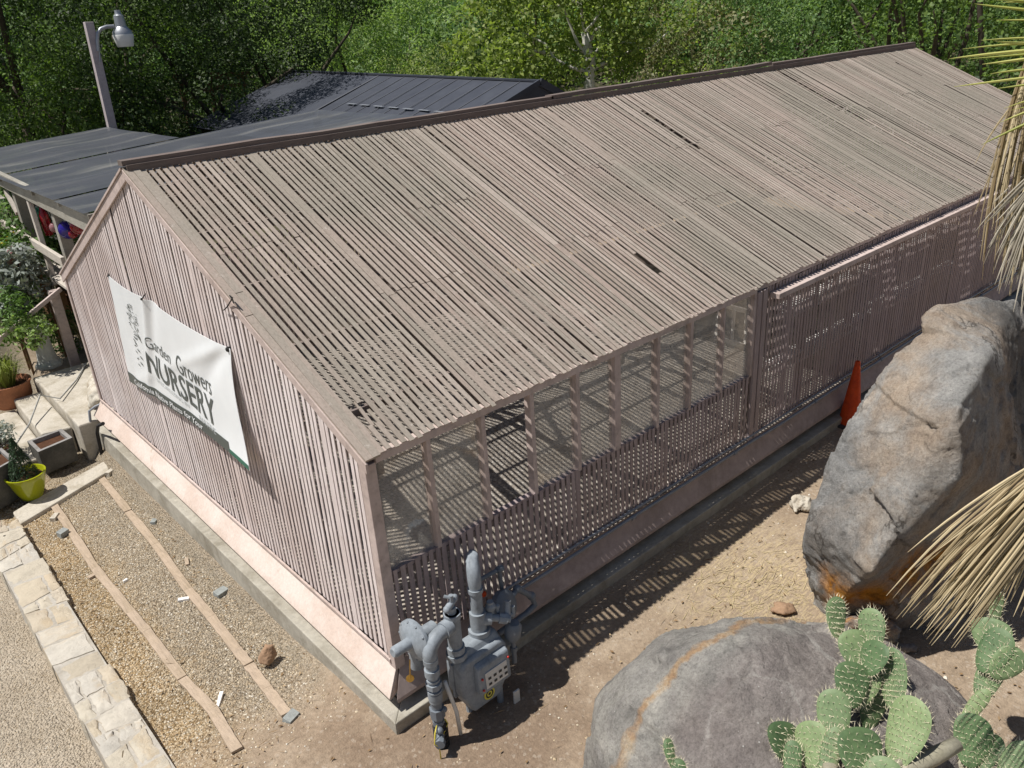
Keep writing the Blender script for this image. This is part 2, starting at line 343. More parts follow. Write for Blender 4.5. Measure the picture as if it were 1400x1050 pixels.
def pad_mat(name, a, b):
    k = NT(name); o = k.coords()
    k.col(k.mix(1, k.ramp(k.noise(o, 5, 5), [(.3, a), (.7, b)]), k.ramp(k.noise(o, 40, 3), [(.3, .9), (.7, 1.08)]), 'MULTIPLY'), .55, .35)
    cb = k.ramp(k.noise(o, 3.2, 7, .7), [(.60, 0), (.70, .7)])
    k.l(k.mix(cb, k.b.inputs['Base Color'].links[0].from_socket, (.27,.235,.15)), k.b.inputs['Base Color'])
    k.bump(k.noise(o, 28, 3), .25, .01)
pad_mat('pad_green', (.115,.175,.085), (.185,.255,.12)); pad_mat('pad_pale', (.16,.225,.10), (.235,.305,.145))
pad_mat('pad_deep', (.070,.125,.055), (.115,.18,.078)); pad_mat('pad_woody', (.28,.26,.19), (.38,.36,.28))
simple('spine', (.72,.66,.48), .7, .2, bump=0)
k = NT('forest_floor'); o = k.coords()
k.col(k.ramp(k.noise(o, .35, 8, .75), [(.3, (.018,.03,.012)), (.55, (.05,.075,.028)), (.75, (.085,.105,.045))]), 1, .05)
# ------------------------------------------------------------------ mesh builder
class MB:
    def __init__(s): s.v = []; s.f = []
    def add(s, vs, fs):
        b = len(s.v); s.v += [tuple(p) for p in vs]; s.f += [tuple(i+b for i in f) for f in fs]; return s
    def hexa(s, p):   # 8 corners: bottom 4 ccw, top 4 ccw
        return s.add(p, [(3,2,1,0),(4,5,6,7),(0,1,5,4),(1,2,6,5),(2,3,7,6),(3,0,4,7)])
    def box(s, x0, x1, y0, y1, z0, z1):
        return s.hexa([(x0,y0,z0),(x1,y0,z0),(x1,y1,z0),(x0,y1,z0),(x0,y0,z1),(x1,y0,z1),(x1,y1,z1),(x0,y1,z1)])
    def beam(s, a, b, w, h, up=(0,0,1)):
        a = Vector(a); b = Vector(b); d = (b-a).normalized(); u = Vector(up)
        sd = d.cross(u)
        if sd.length < 1e-4: sd = d.cross(Vector((1,0,0)))
        sd.normalize(); u = sd.cross(d).normalized(); sd *= w/2; u *= h/2
        return s.hexa([a-sd-u, a+sd-u, b+sd-u, b-sd-u, a-sd+u, a+sd+u, b+sd+u, b-sd+u])
    def prism(s, poly, z0, z1, axis=2):
        n = len(poly); vs = []
        for z in (z0, z1):
            for (a, b) in poly: vs.append((a,b,z) if axis == 2 else ((z,a,b) if axis == 0 else (a,z,b)))
        fs = [tuple(range(n-1,-1,-1)), tuple(range(n,2*n))]+[(i,(i+1)%n,(i+1)%n+n,i+n) for i in range(n)]
        return s.add(vs, fs)
    def tube(s, pts, r, n=10, cap=True):
        pts = [Vector(p) for p in pts]; m = len(pts)
        rs = r if isinstance(r, (list, tuple)) else [r]*m
        b = len(s.v); ref = None
        for i, p in enumerate(pts):
            d = (pts[min(i+1,m-1)]-pts[max(i-1,0)]).normalized()
            if ref is None:
                ref = d.cross(Vector((0,0,1)));
                if ref.length < .05: ref = d.cross(Vector((1,0,0)))
            ref = (ref-d*ref.dot(d)).normalized(); q = d.cross(ref)
            for k in range(n):
                a = 2*math.pi*k/n; s.v.append(tuple(p+(ref*math.cos(a)+q*math.sin(a))*rs[i]))
        for i in range(m-1):
            for k in range(n): s.f.append((b+i*n+k, b+i*n+(k+1)%n, b+(i+1)*n+(k+1)%n, b+(i+1)*n+k))
        if cap: s.f.append(tuple(b+k for k in range(n-1,-1,-1))); s.f.append(tuple(b+(m-1)*n+k for k in range(n)))
        return s
    def lathe(s, prof, c=(0,0,0), axis=(0,0,1), n=24):
        c = Vector(c); ax = Vector(axis).normalized()
        e = ax.cross(Vector((0,0,1)));
        if e.length < .05: e = Vector((1,0,0))
        e.normalize(); g = ax.cross(e); b = len(s.v)
        for (r, z) in prof:
            for k in range(n):
                a = 2*math.pi*k/n; s.v.append(tuple(c+ax*z+(e*math.cos(a)+g*math.sin(a))*max(r,1e-4)))
        m = len(prof)
        for i in range(m-1):
            for k in range(n): s.f.append((b+i*n+k, b+i*n+(k+1)%n, b+(i+1)*n+(k+1)%n, b+(i+1)*n+k))
        return s
    def ball(s, c, r, sq=(1,1,1), n=12):
        c = Vector(c); m = n//2; b = len(s.v)
        for i in range(m+1):
            t = math.pi*i/m
            for k in range(n):
                a = 2*math.pi*k/n
                s.v.append((c.x+r*sq[0]*math.sin(t)*math.cos(a), c.y+r*sq[1]*math.sin(t)*math.sin(a), c.z+r*sq[2]*math.cos(t)))
        for i in range(m):
            for k in range(n): s.f.append((b+i*n+k, b+(i+1)*n+k, b+(i+1)*n+(k+1)%n, b+i*n+(k+1)%n))
        return s

ORG = {}
def link(o, parent=None):
    COL.objects.link(o)
    if parent: o.parent = parent
def tag(o, label=None, cat=None, group=None, kind=None):
    if label: o['label'] = label
    if cat: o['category'] = cat
    if group: o['group'] = group
    if kind: o['kind'] = kind
    return o
def thing(name, label, cat, loc, group=None):
    o = bpy.data.objects.new(name, None); o.location = loc; o.empty_display_size = .2; link(o)
    ORG[o.name] = Vector(loc); return tag(o, label, cat, group)
def finish(me, smooth):
    if smooth:
        me.shade_smooth()
        if smooth is not True: me.set_sharp_from_angle(angle=R(smooth))
def build(name, mb, mat, parent=None, smooth=0, bevel=0, label=None):
    """one mesh object; its coordinates are world ones, shifted to the thing's base"""
    if parent is not None: org = ORG[parent.name]
    else:
        vs = np.array(mb.v); lo = vs.min(0); hi = vs.max(0); org = Vector(((lo[0]+hi[0])/2, (lo[1]+hi[1])/2, lo[2]))
    me = bpy.data.meshes.new(name)
    me.from_pydata([(p[0]-org.x, p[1]-org.y, p[2]-org.z) for p in mb.v], [], mb.f); me.update()
    me.materials.append(MATS[mat]); finish(me, smooth)
    o = bpy.data.objects.new(name, me); link(o, parent)
    if parent is None: o.location = org
    ORG[o.name] = org
    if bevel:
        b = o.modifiers.new('bevel', 'BEVEL'); b.width = bevel; b.segments = 2; b.limit_method = 'ANGLE'
    if label: o['label'] = label
    return o
def single(name, mb, mat, label, cat, group=None, **kw):
    return tag(build(name, mb, mat, **kw), label, cat, group)
def struct(name, mb, mat, smooth=0):
    o = build(name, mb, mat, smooth=smooth); o['kind'] = 'structure'
    o.data.transform(Matrix.Translation(o.location)); o.location = (0,0,0); return o
def leaf_arrays(c, nrm, L, Wd, fold=.25):
    n = len(c); r = nrng.normal(size=(n,3)); a = np.cross(nrm, r); a /= np.linalg.norm(a, axis=1)[:,None]+1e-9
    b = np.cross(nrm, a); L = np.asarray(L).reshape(-1,1); Wd = np.asarray(Wd).reshape(-1,1)
    f = nrm*Wd*fold
    return np.stack([c-a*L/2, c+b*Wd/2+f, c+a*L/2, c-b*Wd/2+f], 1).reshape(-1,3)
def mesh_quads(name, V, mat):
    n = len(V)//4; me = bpy.data.meshes.new(name)
    me.vertices.add(n*4); me.vertices.foreach_set('co', V.astype(np.float32).ravel())
    me.loops.add(n*4); me.loops.foreach_set('vertex_index', np.arange(n*4, dtype=np.int32))
    me.polygons.add(n); me.polygons.foreach_set('loop_start', np.arange(0, n*4, 4, dtype=np.int32))
    me.update(calc_edges=True); me.materials.append(MATS[mat]); return me
def unit(a): return a/(np.linalg.norm(a, axis=-1)[...,None]+1e-9)

# ------------------------------------------------------------------ ground
def zg(x, y):
    t = sm(.2, 2.2, y); zb = -.56-.27*t-.12*sm(2, 8, y)
    w = sm(-.1, -.35, x)*(1-sm(12, 16, y)); z = -.53*(1-w)+zb*w
    z -= .17*sm(-2.06, -2.16, x)*(1-sm(6.2, 7.4, y))
    r = math.hypot(x-6, y-4)
    z -= 2.2*sm(16, 40, r)
    if r > 45: z += 16*sm(45, 150, r)*(.75+.5*mnoise.noise((x*.012, y*.012, 0)))
    z += .018*mnoise.noise((x*1.3, y*1.3, .5))+.008*mnoise.noise((x*4, y*4, 2.5))
    return z
def axis(lo, hi, step, far):
    a = list(np.arange(lo, hi+1e-6, step)); d = step; x = lo
    while x > -far: d *= 1.35; x -= d; a.insert(0, x)
    d = step; x = hi
    while x < far: d *= 1.35; x += d; a.append(x)
    return a
xs = axis(-4, 9, .13, 190); ys = axis(-6, 12, .13, 190)
m = MB(); nx = len(xs)
m.v = [(x, y, zg(x, y)) for y in ys for x in xs]
m.f = [(j*nx+i, j*nx+i+1, (j+1)*nx+i+1, (j+1)*nx+i) for j in range(len(ys)-1) for i in range(nx-1)]
struct('ground', m, 'earth', True)

# loose stones on the gravel and dirt: too many to count
P = []
while len(P) < 7000:
    x, y = rng.uniform(-1.8, -.25), rng.uniform(.2, 8); 
    if rng.random() < sm(.2, 1.6, y)+.12: P.append((x, y, rng.uniform(.006, .015)))
while len(P) < 9000: P.append((rng.uniform(-3.6, -2.3), rng.uniform(.5, 6), rng.uniform(.005, .011)))
while len(P) < 10800: 
    x, y = rng.uniform(-1.6, 8), rng.uniform(-3.6, -.25)
    P.append((x, y, min(.03, rng.uniform(.005, .012)*(2.2 if rng.random() < .05 else 1))))
m = MB()
for x, y, r in P:
    z = zg(x, y)+r*.25; a = rng.uniform(0, 6.3); q = [rng.uniform(.7, 1.25) for _ in range(6)]
    c, s_ = math.cos(a)*r, math.sin(a)*r
    m.add([(x+c*q[0], y+s_*q[0], z), (x-s_*q[1], y+c*q[1], z), (x-c*q[2], y-s_*q[2], z), (x+s_*q[3], y-c*q[3], z), (x+r*.2, y, z+r*.75*q[4]), (x, y, z-r*.6)],
          [(0,1,4),(1,2,4),(2,3,4),(3,0,4),(1,0,5),(2,1,5),(3,2,5),(0,3,5)])
k = NT('pebble'); k.col(k.ramp(k.island(), [(0, (.30,.23,.15)), (.35, (.50,.40,.27)), (.7, (.60,.52,.39)), (1, (.68,.64,.56))]), .9, .2)
tag(build('gravel_stones', m, 'pebble'), 'loose golden gravel stones strewn over the bed and the dirt', 'gravel', kind='stuff')
# straw litter by the rocks
m = MB()
for i in range(420):
    a = rng.gauss(0, .55); b = rng.gauss(0, .42); x, y = 3.75+a, -1.45+b
    if x > 3.95 and y < -1.75: continue
    z = zg(x, y)+.008; t = rng.uniform(0, 3.14); L = rng.uniform(.03, .11); w = .0035
    c, s_ = math.cos(t), math.sin(t)
    m.add([(x-c*L-s_*w, y-s_*L+c*w, z), (x-c*L+s_*w, y-s_*L-c*w, z), (x+c*L, y+s_*L, z+rng.uniform(.002, .02))], [(0,1,2)])
tag(build('straw_litter', m, 'straw'), 'dry straw litter scattered on the dirt beside the rocks', 'straw', kind='stuff')

# ------------------------------------------------------------------ the lath house
H, HR, W, L = 2.2, 4.084, 8.353, 18.5
SL = (HR-H)/(W/2)
NRM = Vector((0, -SL, 1)).normalized()
def zr(y): return H+SL*(y if y <= W/2 else W-y)
house = thing('lath_house', 'long pink slatted lath house with a weathered lath roof', 'building', (0, 0, -.55))
hp = lambda n, mb, mt, **kw: build(n, mb, mt, house, **kw)

# roof laths
def gaps(x, y):   # places where laths have slipped or gone
    return False
def roof(side, fine):
    m = MB(); x = .125; i = 0
    while x < L+.06:
        w = rng.uniform(.0445, .0505) if x < 5 else rng.uniform(.0415, .0475)
        wide = fine and i % 31 == 17
        if wide: w = .085
        step = .0735 if not wide else .094
        zoff = rng.gauss(0, .0028)+(.006 if wide else 0)+.012*mnoise.noise((x*.35, 0, 3))
        y0 = -.065+rng.gauss(0, .008)+(.05 if abs(x-14.9) < .6 and side == 1 else 0); y1 = W/2-.045+rng.gauss(0, .01); ym = W/2*(.36 if int(x/1.2) % 2 else .62)+rng.gauss(0, .03)
        segs = [(y0, ym), (ym+.006, y1)]
        if side == 1:
            if 7.74 < x < 7.82: segs = [(y0, 2.46), (3.60, y1)]
            if 12.40 < x < 12.475: segs = [(y0, 2.2)]
            if .18 < x < .34: segs = [(y0, .21), (.49+rng.uniform(-.04, .04), ym), (ym+.006, y1)]
            if 4.43 < x < 4.51: segs = [(y0, .62), (1.0, y1)]
            if 13.08 < x < 13.155: segs = [(y0, .2), (2.5, y1)]
            if 14.0 < x < 14.075: segs = [(y0, .1), (1.25, y1)]
            if 16.65 < x < 16.725: segs = [(y0, 3.05), (3.68, y1)]
        sk0 = 0
        for (a, b) in segs:
            dx0, dx1 = rng.gauss(0, .0028), rng.gauss(0, .0028); dz0, dz1 = rng.gauss(0, .003), rng.gauss(0, .003)
            n = 3 if fine else 1; prev = None
            for q in range(n):
                ta, tb = q/n, (q+1)/n
                pa = Vector((x+dx0*(1-ta)+dx1*ta, a+(b-a)*ta, 0)); pb = Vector((x+dx0*(1-tb)+dx1*tb, a+(b-a)*tb, 0))
                sag = lambda y: -.012*math.sin(max(0, min(1, y/(W/2)))*math.pi)
                pa.z = zr(pa.y)+zoff+dz0*(1-ta)+dz1*ta+sag(pa.y); pb.z = zr(pb.y)+zoff+dz0*(1-tb)+dz1*tb+sag(pb.y)
                if prev is None: ring0 = [pa+Vector((sx*w/2, 0, 0))+NRM*h for sx, h in ((-1, 0), (1, 0), (1, .008), (-1, .008))]; prev = [ring0]
                prev.append([pb+Vector((sx*w/2, 0, 0))+NRM*h for sx, h in ((-1, 0), (1, 0), (1, .008), (-1, .008))])
            vs = [p for r_ in prev for p in r_]; fs = [(0,1,2,3)]
            for q in range(len(prev)-1):
                for e in range(4): fs.append((q*4+e, q*4+4+e, q*4+4+(e+1)%4, q*4+(e+1)%4))
            t = (len(prev)-1)*4; fs.append((t+3, t+2, t+1, t))
            if side == -1: vs = [Vector((p.x, W-p.y, p.z)) for p in vs]
            m.add(vs, fs)
        x += step*(1 if x < 7 else rng.uniform(.97, 1.03)); i += 1
    return m
hp('roof_slats', roof(1, True), 'roof_lath')
hp('back_roof_slats', roof(-1, False), 'roof_lath_back')
# broken ends hanging in the hole near the corner
m = MB()
for i in range(3):
    x = .17+.07*i; y = rng.uniform(.15, .25)
    m.beam((x, y, zr(y)-.03), (x+rng.uniform(-.05, .05), y+.28, zr(y+.28)-.02+rng.uniform(-.05, .02)), .03, .012)
hp('broken_slats', m, 'roof_lath')
# verge boards lying on the roof edge
m = MB()
for i in range(2):
    x0 = -.055+i*.076; x1 = x0+.071; h = .022+.004*(i == 1)
    for (a, b) in ((-.08, 1.7+.3*i), (1.71+.3*i, W/2-.02)):
        e = rng.gauss(0, .004)
        m.hexa([Vector((xx, y, zr(y)))+NRM*hh for hh in (0, h) for xx, y in ((x0+e, a), (x1+e, a), (x1, b), (x0, b))])
hp('verge_boards', m, 'roof_lath')
m = MB()
for i in range(2):
    x0 = -.055+i*.076; x1 = x0+.071
    m.hexa([Vector((xx, W-y, zr(y)))+Vector((0, SL, 1)).normalized()*hh for hh in (0, .022) for xx, y in ((x1, -.12), (x0, -.12), (x0, W/2-.02), (x1, W/2-.02))])
hp('back_verge_boards', m, 'roof_lath_back')
# ridge boards
for (a, b, za, zb, dz) in ((-.06, 6.30, .03, .035, 0), (6.26, 12.30, .045, .05, .004), (12.34, L+.1, .04, .03, 0)):
    m = MB(); n = 8
    pts = [(a+(b-a)*i/n, za+(zb-za)*i/n+rng.gauss(0, .006)) for i in range(n+1)]
    for (p, q) in zip(pts, pts[1:]):
        m.hexa([(p[0], W/2-.07, HR+p[1]), (q[0], W/2-.07, HR+q[1]), (q[0], W/2+.07, HR+q[1]), (p[0], W/2+.07, HR+p[1]),
                (p[0], W/2-.07, HR+p[1]+.055), (q[0], W/2-.07, HR+q[1]+.055), (q[0], W/2+.07, HR+q[1]+.055), (p[0], W/2+.07, HR+p[1]+.055)])
    hp('ridge_board', m, 'ridge_wood')
m = MB(); m.box(-.03, L+.05, W/2-.100, W/2-.073, HR-.03, HR+.04); hp('ridge_fascia', m, 'ridge_wood')
# framing
m = MB()
for i in range(16):
    x = .1+i*(L-.2)/15
    for sgn in (0, 1):
        f = (lambda y: y) if sgn == 0 else (lambda y: W-y)
        m.beam((x, f(.03), H-.13), (x, f(W/2-.04), HR-.14), .045, .10)
hp('rafter', m, 'inner_timber')
for y in (.45, 1.3, 2.15, 3.0, 3.85):
    m = MB(); m.box(.0, L, y-.026, y+.026, zr(y)-.10, zr(y)-.034); m.box(.0, L, W-y-.026, W-y+.026, zr(y)-.10, zr(y)-.034); hp('purlin', m, 'inner_timber')
m = MB()
for i in range(7):
    x = .16+i*3.03
    m.beam((x, .05, H-.22), (x, W-.05, H-.22), .05, .14)
    m.beam((x, W/2, H-.14), (x, W/2, HR-.2), .08, .08, (1, 0, 0))
    m.beam((x+.06, W/2-1.6, H-.16), (x+.06, W/2-.05, HR-.5), .04, .09); m.beam((x+.06, W/2+1.6, H-.16), (x+.06, W/2+.05, HR-.5), .04, .09)
    if i: m.beam((x, W/2-.02, -.2), (x, W/2-.02, H-.30), .10, .10, (1, 0, 0))
hp('truss', m, 'inner_timber')
# near gable laths
m = MB(); y = .13; i = 0
while y < W-.06:
    w = rng.uniform(.0455, .0505); th = rng.gauss(0, .002); z0 = .05+rng.uniform(0, .03); z1 = zr(y)-.03
    if i % 27 == 6: w = .085
    sk = rng.gauss(0, .004); dx = rng.gauss(0, .0015); a, b = -.022+dx, -.012+dx
    m.hexa([(a, y-w/2, z0), (b, y-w/2, z0), (b, y+w/2, z0), (a, y+w/2, z0),
            (a+th, y-w/2+sk, z1-SL*(w/2 if y < W/2 else -w/2)), (b+th, y-w/2+sk, z1-SL*(w/2 if y < W/2 else -w/2)), (b+th, y+w/2+sk, z1+SL*(w/2 if y < W/2 else -w/2)), (a+th, y+w/2+sk, z1+SL*(w/2 if y < W/2 else -w/2))])
    y += .0845 if w < .08 else .106; i += 1
hp('gable_slats', m, 'gable_lath')
m = MB()
for i in range(0, 6): m.beam((.02, .1+i*1.45, .02), (.02, .1+i*1.45, zr(.1+i*1.45)-.1), .05, .09, (0, 1, 0))
for z in (.12, 1.05, 2.1): m.box(-.010, .03, .03, W-.03, z-.04, z+.04)
m.box(-.010, .03, 2.2, W-2.2, 3.04, 3.12); hp('gable_frame', m, 'inner_timber')
m = MB(); m.box(-.058, -.036, .02, W-.03, .045, .078); hp('bottom_rail', m, 'trim_wood')
# barge boards
m = MB()
m.hexa([(x, y, zr(min(max(y, 0), W))+(SL*min(y, 0))+dz) for dz in (-.10, -.008) for x, y in ((-.058, -.09), (-.032, -.09), (-.032, W/2), (-.058, W/2))]); hp('barge_board', m, 'trim_wood', bevel=.004)
m = MB()
zz = lambda y: H+SL*(W-y)
m.hexa([(x, y, zz(y)+dz) for dz in (-.13, -.004) for x, y in ((-.052, W/2+.003), (-.032, W/2+.003), (-.032, W+.13), (-.052, W+.13))]); hp('barge_board', m, 'trim_wood', bevel=.004)
m = MB(); m.hexa([(x, y, zz(y)+dz) for dz in (-.002, .022) for x, y in ((-.066, W/2+.02), (-.053, W/2+.02), (-.053, W+.15), (-.066, W+.15))]); hp('verge_cap', m, 'trim_wood')
# posts, sill, header
m = MB(); m.box(-.046, .06, -.046, .06, -.01, H-.09); hp('corner_post', m, 'trim_wood', bevel=.006)
m = MB(); m.box(-.046, .04, W-.05, W+.046, -.01, H-.05); hp('corner_post', m, 'trim_wood', bevel=.006)
m = MB(); m.box(.062, 5.52, -.05, .03, H-.10, H-.025); m.box(5.52, L, -.03, .03, H-.09, H-.025); hp('eave_header', m, 'trim_wood')
EDG = [.065, .585, 1.19, 1.787, 2.406, 2.996, 3.666, 4.253, 4.878, 5.511]
for i, x in enumerate(EDG[1:]):
    w = .023 if i != 4 else .045
    if i == 7: w = .014
    m = MB(); m.box(x-w, x+w, -.045, .045, 1.0, H-.103); hp('mullion', m, 'trim_wood', bevel=.004)
m = MB(); m.box(.062, 5.55, -.02, .05, .965, 1.0); hp('window_sill', m, 'side_lath')
for i in range(9):
    if i == 2: continue
    a, b = EDG[i]+.022, EDG[i+1]-.022
    if i == 5: a += .024
    if i == 4: b -= .024
    m = MB(); m.box(a, b, .006, .010, 1.002, H-.103); hp('window_pane', m, 'dusty_glass')
def wall(x0, x1, z0, z1, pitch, wid, y=-.012):
    m = MB(); x = x0; i = 0
    while x < x1:
        w = rng.gauss(wid, .0025); sk = rng.gauss(0, .004); dy = rng.gauss(0, .002); a = z0+rng.uniform(-.012, .012); b = z1+rng.uniform(-.01, .006)
        if i % 19 == 11: w *= 1.45
        m.hexa([(x-w/2, y-.010+dy, a), (x+w/2, y-.010+dy, a), (x+w/2, y+dy, a), (x-w/2, y+dy, a), (x-w/2+sk, y-.010+dy, b), (x+w/2+sk, y-.010+dy, b), (x+w/2+sk, y+dy, b), (x-w/2+sk, y+dy, b)])
        x += pitch*(1 if i % 19 != 11 else 1.2); i += 1
    return m
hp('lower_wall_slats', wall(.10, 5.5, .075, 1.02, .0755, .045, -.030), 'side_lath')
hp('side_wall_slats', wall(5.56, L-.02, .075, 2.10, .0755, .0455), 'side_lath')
m = MB(); m.box(.062, 5.52, -.026, .02, .06, .10); m.box(.062, 5.52, -.026, .02, .90, .963); m.box(5.52, L, -.008, .03, .06, .10)
for i in range(11):
    x = 5.64+i*1.28; m.box(x-.035, x+.035, .034, .10, 0, H-.1)
hp('side_wall_frame', m, 'inner_timber')
m = MB()
for x in (5.58, 5.70): m.box(x-.045, x+.045, -.062, -.032, .05, 2.1)
hp('door_jamb', m, 'side_lath')
m = MB(); m.box(5.84, L+.02, -.165, -.032, 1.955, 2.025); hp('track_beam', m, 'trim_wood', bevel=.006)
for (xa, xb, z) in ((6.3, 8.9, 1.64), (6.35, 8.9, 1.50), (9.3, 11.6, 1.68), (9.35, 11.55, 1.55), (6.2, 8.7, .90), (6.3, 8.5, .77), (9.0, 12.0, .95), (9.0, 12.0, .82), (12.4, 16, 1.7), (12.4, 15.8, 1.0)):
    m = MB(); m.box(xa, xb, .012, .20, z-.012, z+.012); hp('inner_rail', m, 'white_batten')
# back wall and far gable
m = MB(); x = .05
while x < L: m.box(x-.024, x+.024, W-.01, W+.006, .05, H-.1); x += .0765
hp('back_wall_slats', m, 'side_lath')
m = MB(); y = .06
while y < W: m.box(L, L+.017, y-.034, y+.034, .05, zr(y)-.02); y += .099
hp('far_gable_slats', m, 'gable_lath')
# skirt and foundation
m = MB()
m.prism([(-.013, .02), (-.013, -.235), (-.165, -.245), (-.155, -.215)], .0, 1, axis=1)
m.v = []; m.f = []
def skirt(p0, p1): m.add(p0+p1, [(3,2,1,0),(4,5,6,7),(0,1,5,4),(1,2,6,5),(2,3,7,6),(3,0,4,7)])
skirt([(-.012, -.02, -.25), (-.175, -.10, -.25), (-.185, -.10, -.225), (-.012, -.02, .03)], [(-.012, W+.1, -.25), (-.175, W+.14, -.25), (-.185, W+.14, -.225), (-.012, W+.1, .03)])
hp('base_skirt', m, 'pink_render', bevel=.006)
m = MB()
skirt([(.03, -.002, -.30), (-.12, -.128, -.30), (-.13, -.128, -.255), (.03, -.004, .03)], [(L+.1, -.002, -.30), (L+.1, -.128, -.30), (L+.1, -.128, -.255), (L+.1, -.004, .03)])
hp('base_skirt', m, 'skirt_shaded', bevel=.006)
m = MB()
m.prism([(-.225, -.215), (-.04, -.03), (-.04, 8.42), (-.225, 8.42)], -1.3, -.405)
m.prism([(-.225, -.215), (L+.2, -.215), (L+.2, -.03), (-.04, -.03)], -1.3, -.402)
hp('foundation', m, 'curb_concrete', bevel=.012)
m = MB(); m.box(-.02, 8.6, 0, W, -.6, -.17)
o = build('gravel_floor', m, 'interior_gravel'); o['kind'] = 'structure'
m = MB(); m.box(8.602, L, 0, W, -.6, -.172)
o = build('darkened_floor', m, 'floor_shade_tone'); o['kind'] = 'structure'  # far part of the floor, coloured dark to stand for shade inside

# things kept inside the house
t = thing('window_sash', 'white wooden window sash leaning inside the glazed end of the lath house', 'window sash', (6.3, .5, -.17))
q = [on(986,416,1,.16), on(1022,426,1,.11), on(1020,474,1,.07), on(980,462,1,.11)]
m = MB()
for a, b in ((0,1),(1,2),(2,3),(3,0)): m.beam(q[a], q[b], .055, .04, (0,1,.3))
build('frame', m, 'white_batten', t)
m = MB(); m.beam((q[0]+q[1])/2, (q[2]+q[3])/2, .035, .025, (0,1,.3)); build('glazing_bar', m, 'white_batten', t)

# ------------------------------------------------------------------ conduits along the side wall
for yy, zz, xa, lab, r in ((-.075, .045, 1.2, 'thicker grey conduit running along the base of the slatted side wall', .020), (-.062, .135, 1.15, 'thin dark conduit running just above the thicker one on the side wall', .015)):
    t = thing('conduit', lab, 'conduit', (xa, yy, zz), 'conduits along the side wall')
    m = MB(); pts = [(xa+i*(L-xa)/24, yy-.004*(i % 2), zz+rng.gauss(0, .006)) for i in range(25)]; m.tube(pts, r, 8)
    build('pipe', m, 'conduit_grey', t, smooth=40)
    for i in range(1, 9): m = MB(); m.tube([(xa+i*2-.03, yy-.003, zz), (xa+i*2+.03, yy-.003, zz)], r*1.45, 8); build('coupling', m, 'conduit_grey', t, smooth=40)
t = thing('conduit', 'black bent pipe rising round the far end of the concrete curb', 'pipe', (-.2, 8.5, -.9))
m = MB()
pa = [on(*p) for p in ((148,548,1,8.42), (130,556,1,8.46), (122,562,1,8.5), (124,580,1,8.5), (131,606,1,8.5), (138,634,1,8.5), (146,636,1,8.42))]
m.tube(pa, .022, 8); build('pipe', m, 'conduit_grey', t, smooth=60)
m = MB(); pb = [on(*p) for p in ((141,579,0,-.25), (134,582,0,-.27), (133,592,0,-.27), (138,615,0,-.27), (142,634,0,-.27), (150,637,0,-.26))]
m.tube(pb, .028, 8); build('hose', m, 'black_sleeve', t, smooth=60)
# ------------------------------------------------------------------ banner
bTL, bTR, bBL, bBR = (5.885, 2.602), (2.272, 2.519), (6.08, 1.196), tuple(on(342, 630, 0, -.17)[1:])
def bpos(u, v):
    y = (bTL[0]*(1-u)+bTR[0]*u)*(1-v)+(bBL[0]*(1-u)+bBR[0]*u)*v
    z = (bTL[1]*(1-u)+bTR[1]*u)*(1-v)+(bBL[1]*(1-u)+bBR[1]*u)*v
    z -= .045*math.sin(math.pi*min(1, u/.37 if u < .37 else (u-.37)/.63))*(1-v)
    y += .10*u*math.sin(math.pi*min(1, v/1.1))*max(0, u-.6)/.4
    x = -.045-.03*v-.085*(u**3)*v
    # folds that run down from the three ties
    d = (u-.37)+.16*v; x -= .050*math.exp(-(d/.022)**2)*math.exp(-v*1.2)-.026*math.exp(-((d-.05)/.04)**2)*math.exp(-v)
    d = (u-.97)+.42*v; x += .030*math.exp(-(d/.05)**2)*math.exp(-v*1.0)
    d = (u-.97)+.85*v; x -= .022*math.exp(-(d/.06)**2)*math.exp(-v*1.0)
    d = (u-.13)+.05*math.sin(v*3); x -= .018*math.exp(-(d/.05)**2)*v
    c = max(0, (u-.62)*1.1+(v-.95)*1.5); x -= .09*c*c; z += .03*c*c
    return Vector((x, y, z))
VB = 1.095
ban = thing('banner', 'white vinyl nursery banner tied to the slatted gable wall', 'banner', (-.05, 4.0, 1.2))
def sheet(u0, u1, v0, v1, nu, nv, off, th=.004):
    m = MB(); 
    for o_ in (off, off-th):
        for j in range(nv+1):
            for i in range(nu+1):
                p = bpos(u0+(u1-u0)*i/nu, v0+(v1-v0)*j/nv); p.x -= o_; m.v.append(tuple(p))
    n = (nu+1)*(nv+1); w = nu+1
    for j in range(nv):
        for i in range(nu):
            a = j*w+i; m.f.append((a, a+w, a+w+1, a+1)); m.f.append((n+a, n+a+1, n+a+w+1, n+a+w))
    for i in range(nu): m.f.append((i, i+1, n+i+1, n+i)); b = nv*w+i; m.f.append((b, n+b, n+b+1, b+1))
    for j in range(nv): a = j*w; m.f.append((a, n+a, n+a+w, a+w)); b = j*w+nu; m.f.append((b, b+w, n+b+w, n+b))
    return m
build('sheet', sheet(0, 1, 0, VB, 90, 45, 0), 'vinyl_white', ban, smooth=60)
build('bottom_strip', sheet(.0, .86, .985, VB-.004, 60, 4, .005, .003), 'strip_dark', ban, smooth=60)
build('bottom_strip', sheet(.86, 1, 1.05, VB-.004, 40, 4, .005, .003), 'strip_green', ban, smooth=60)
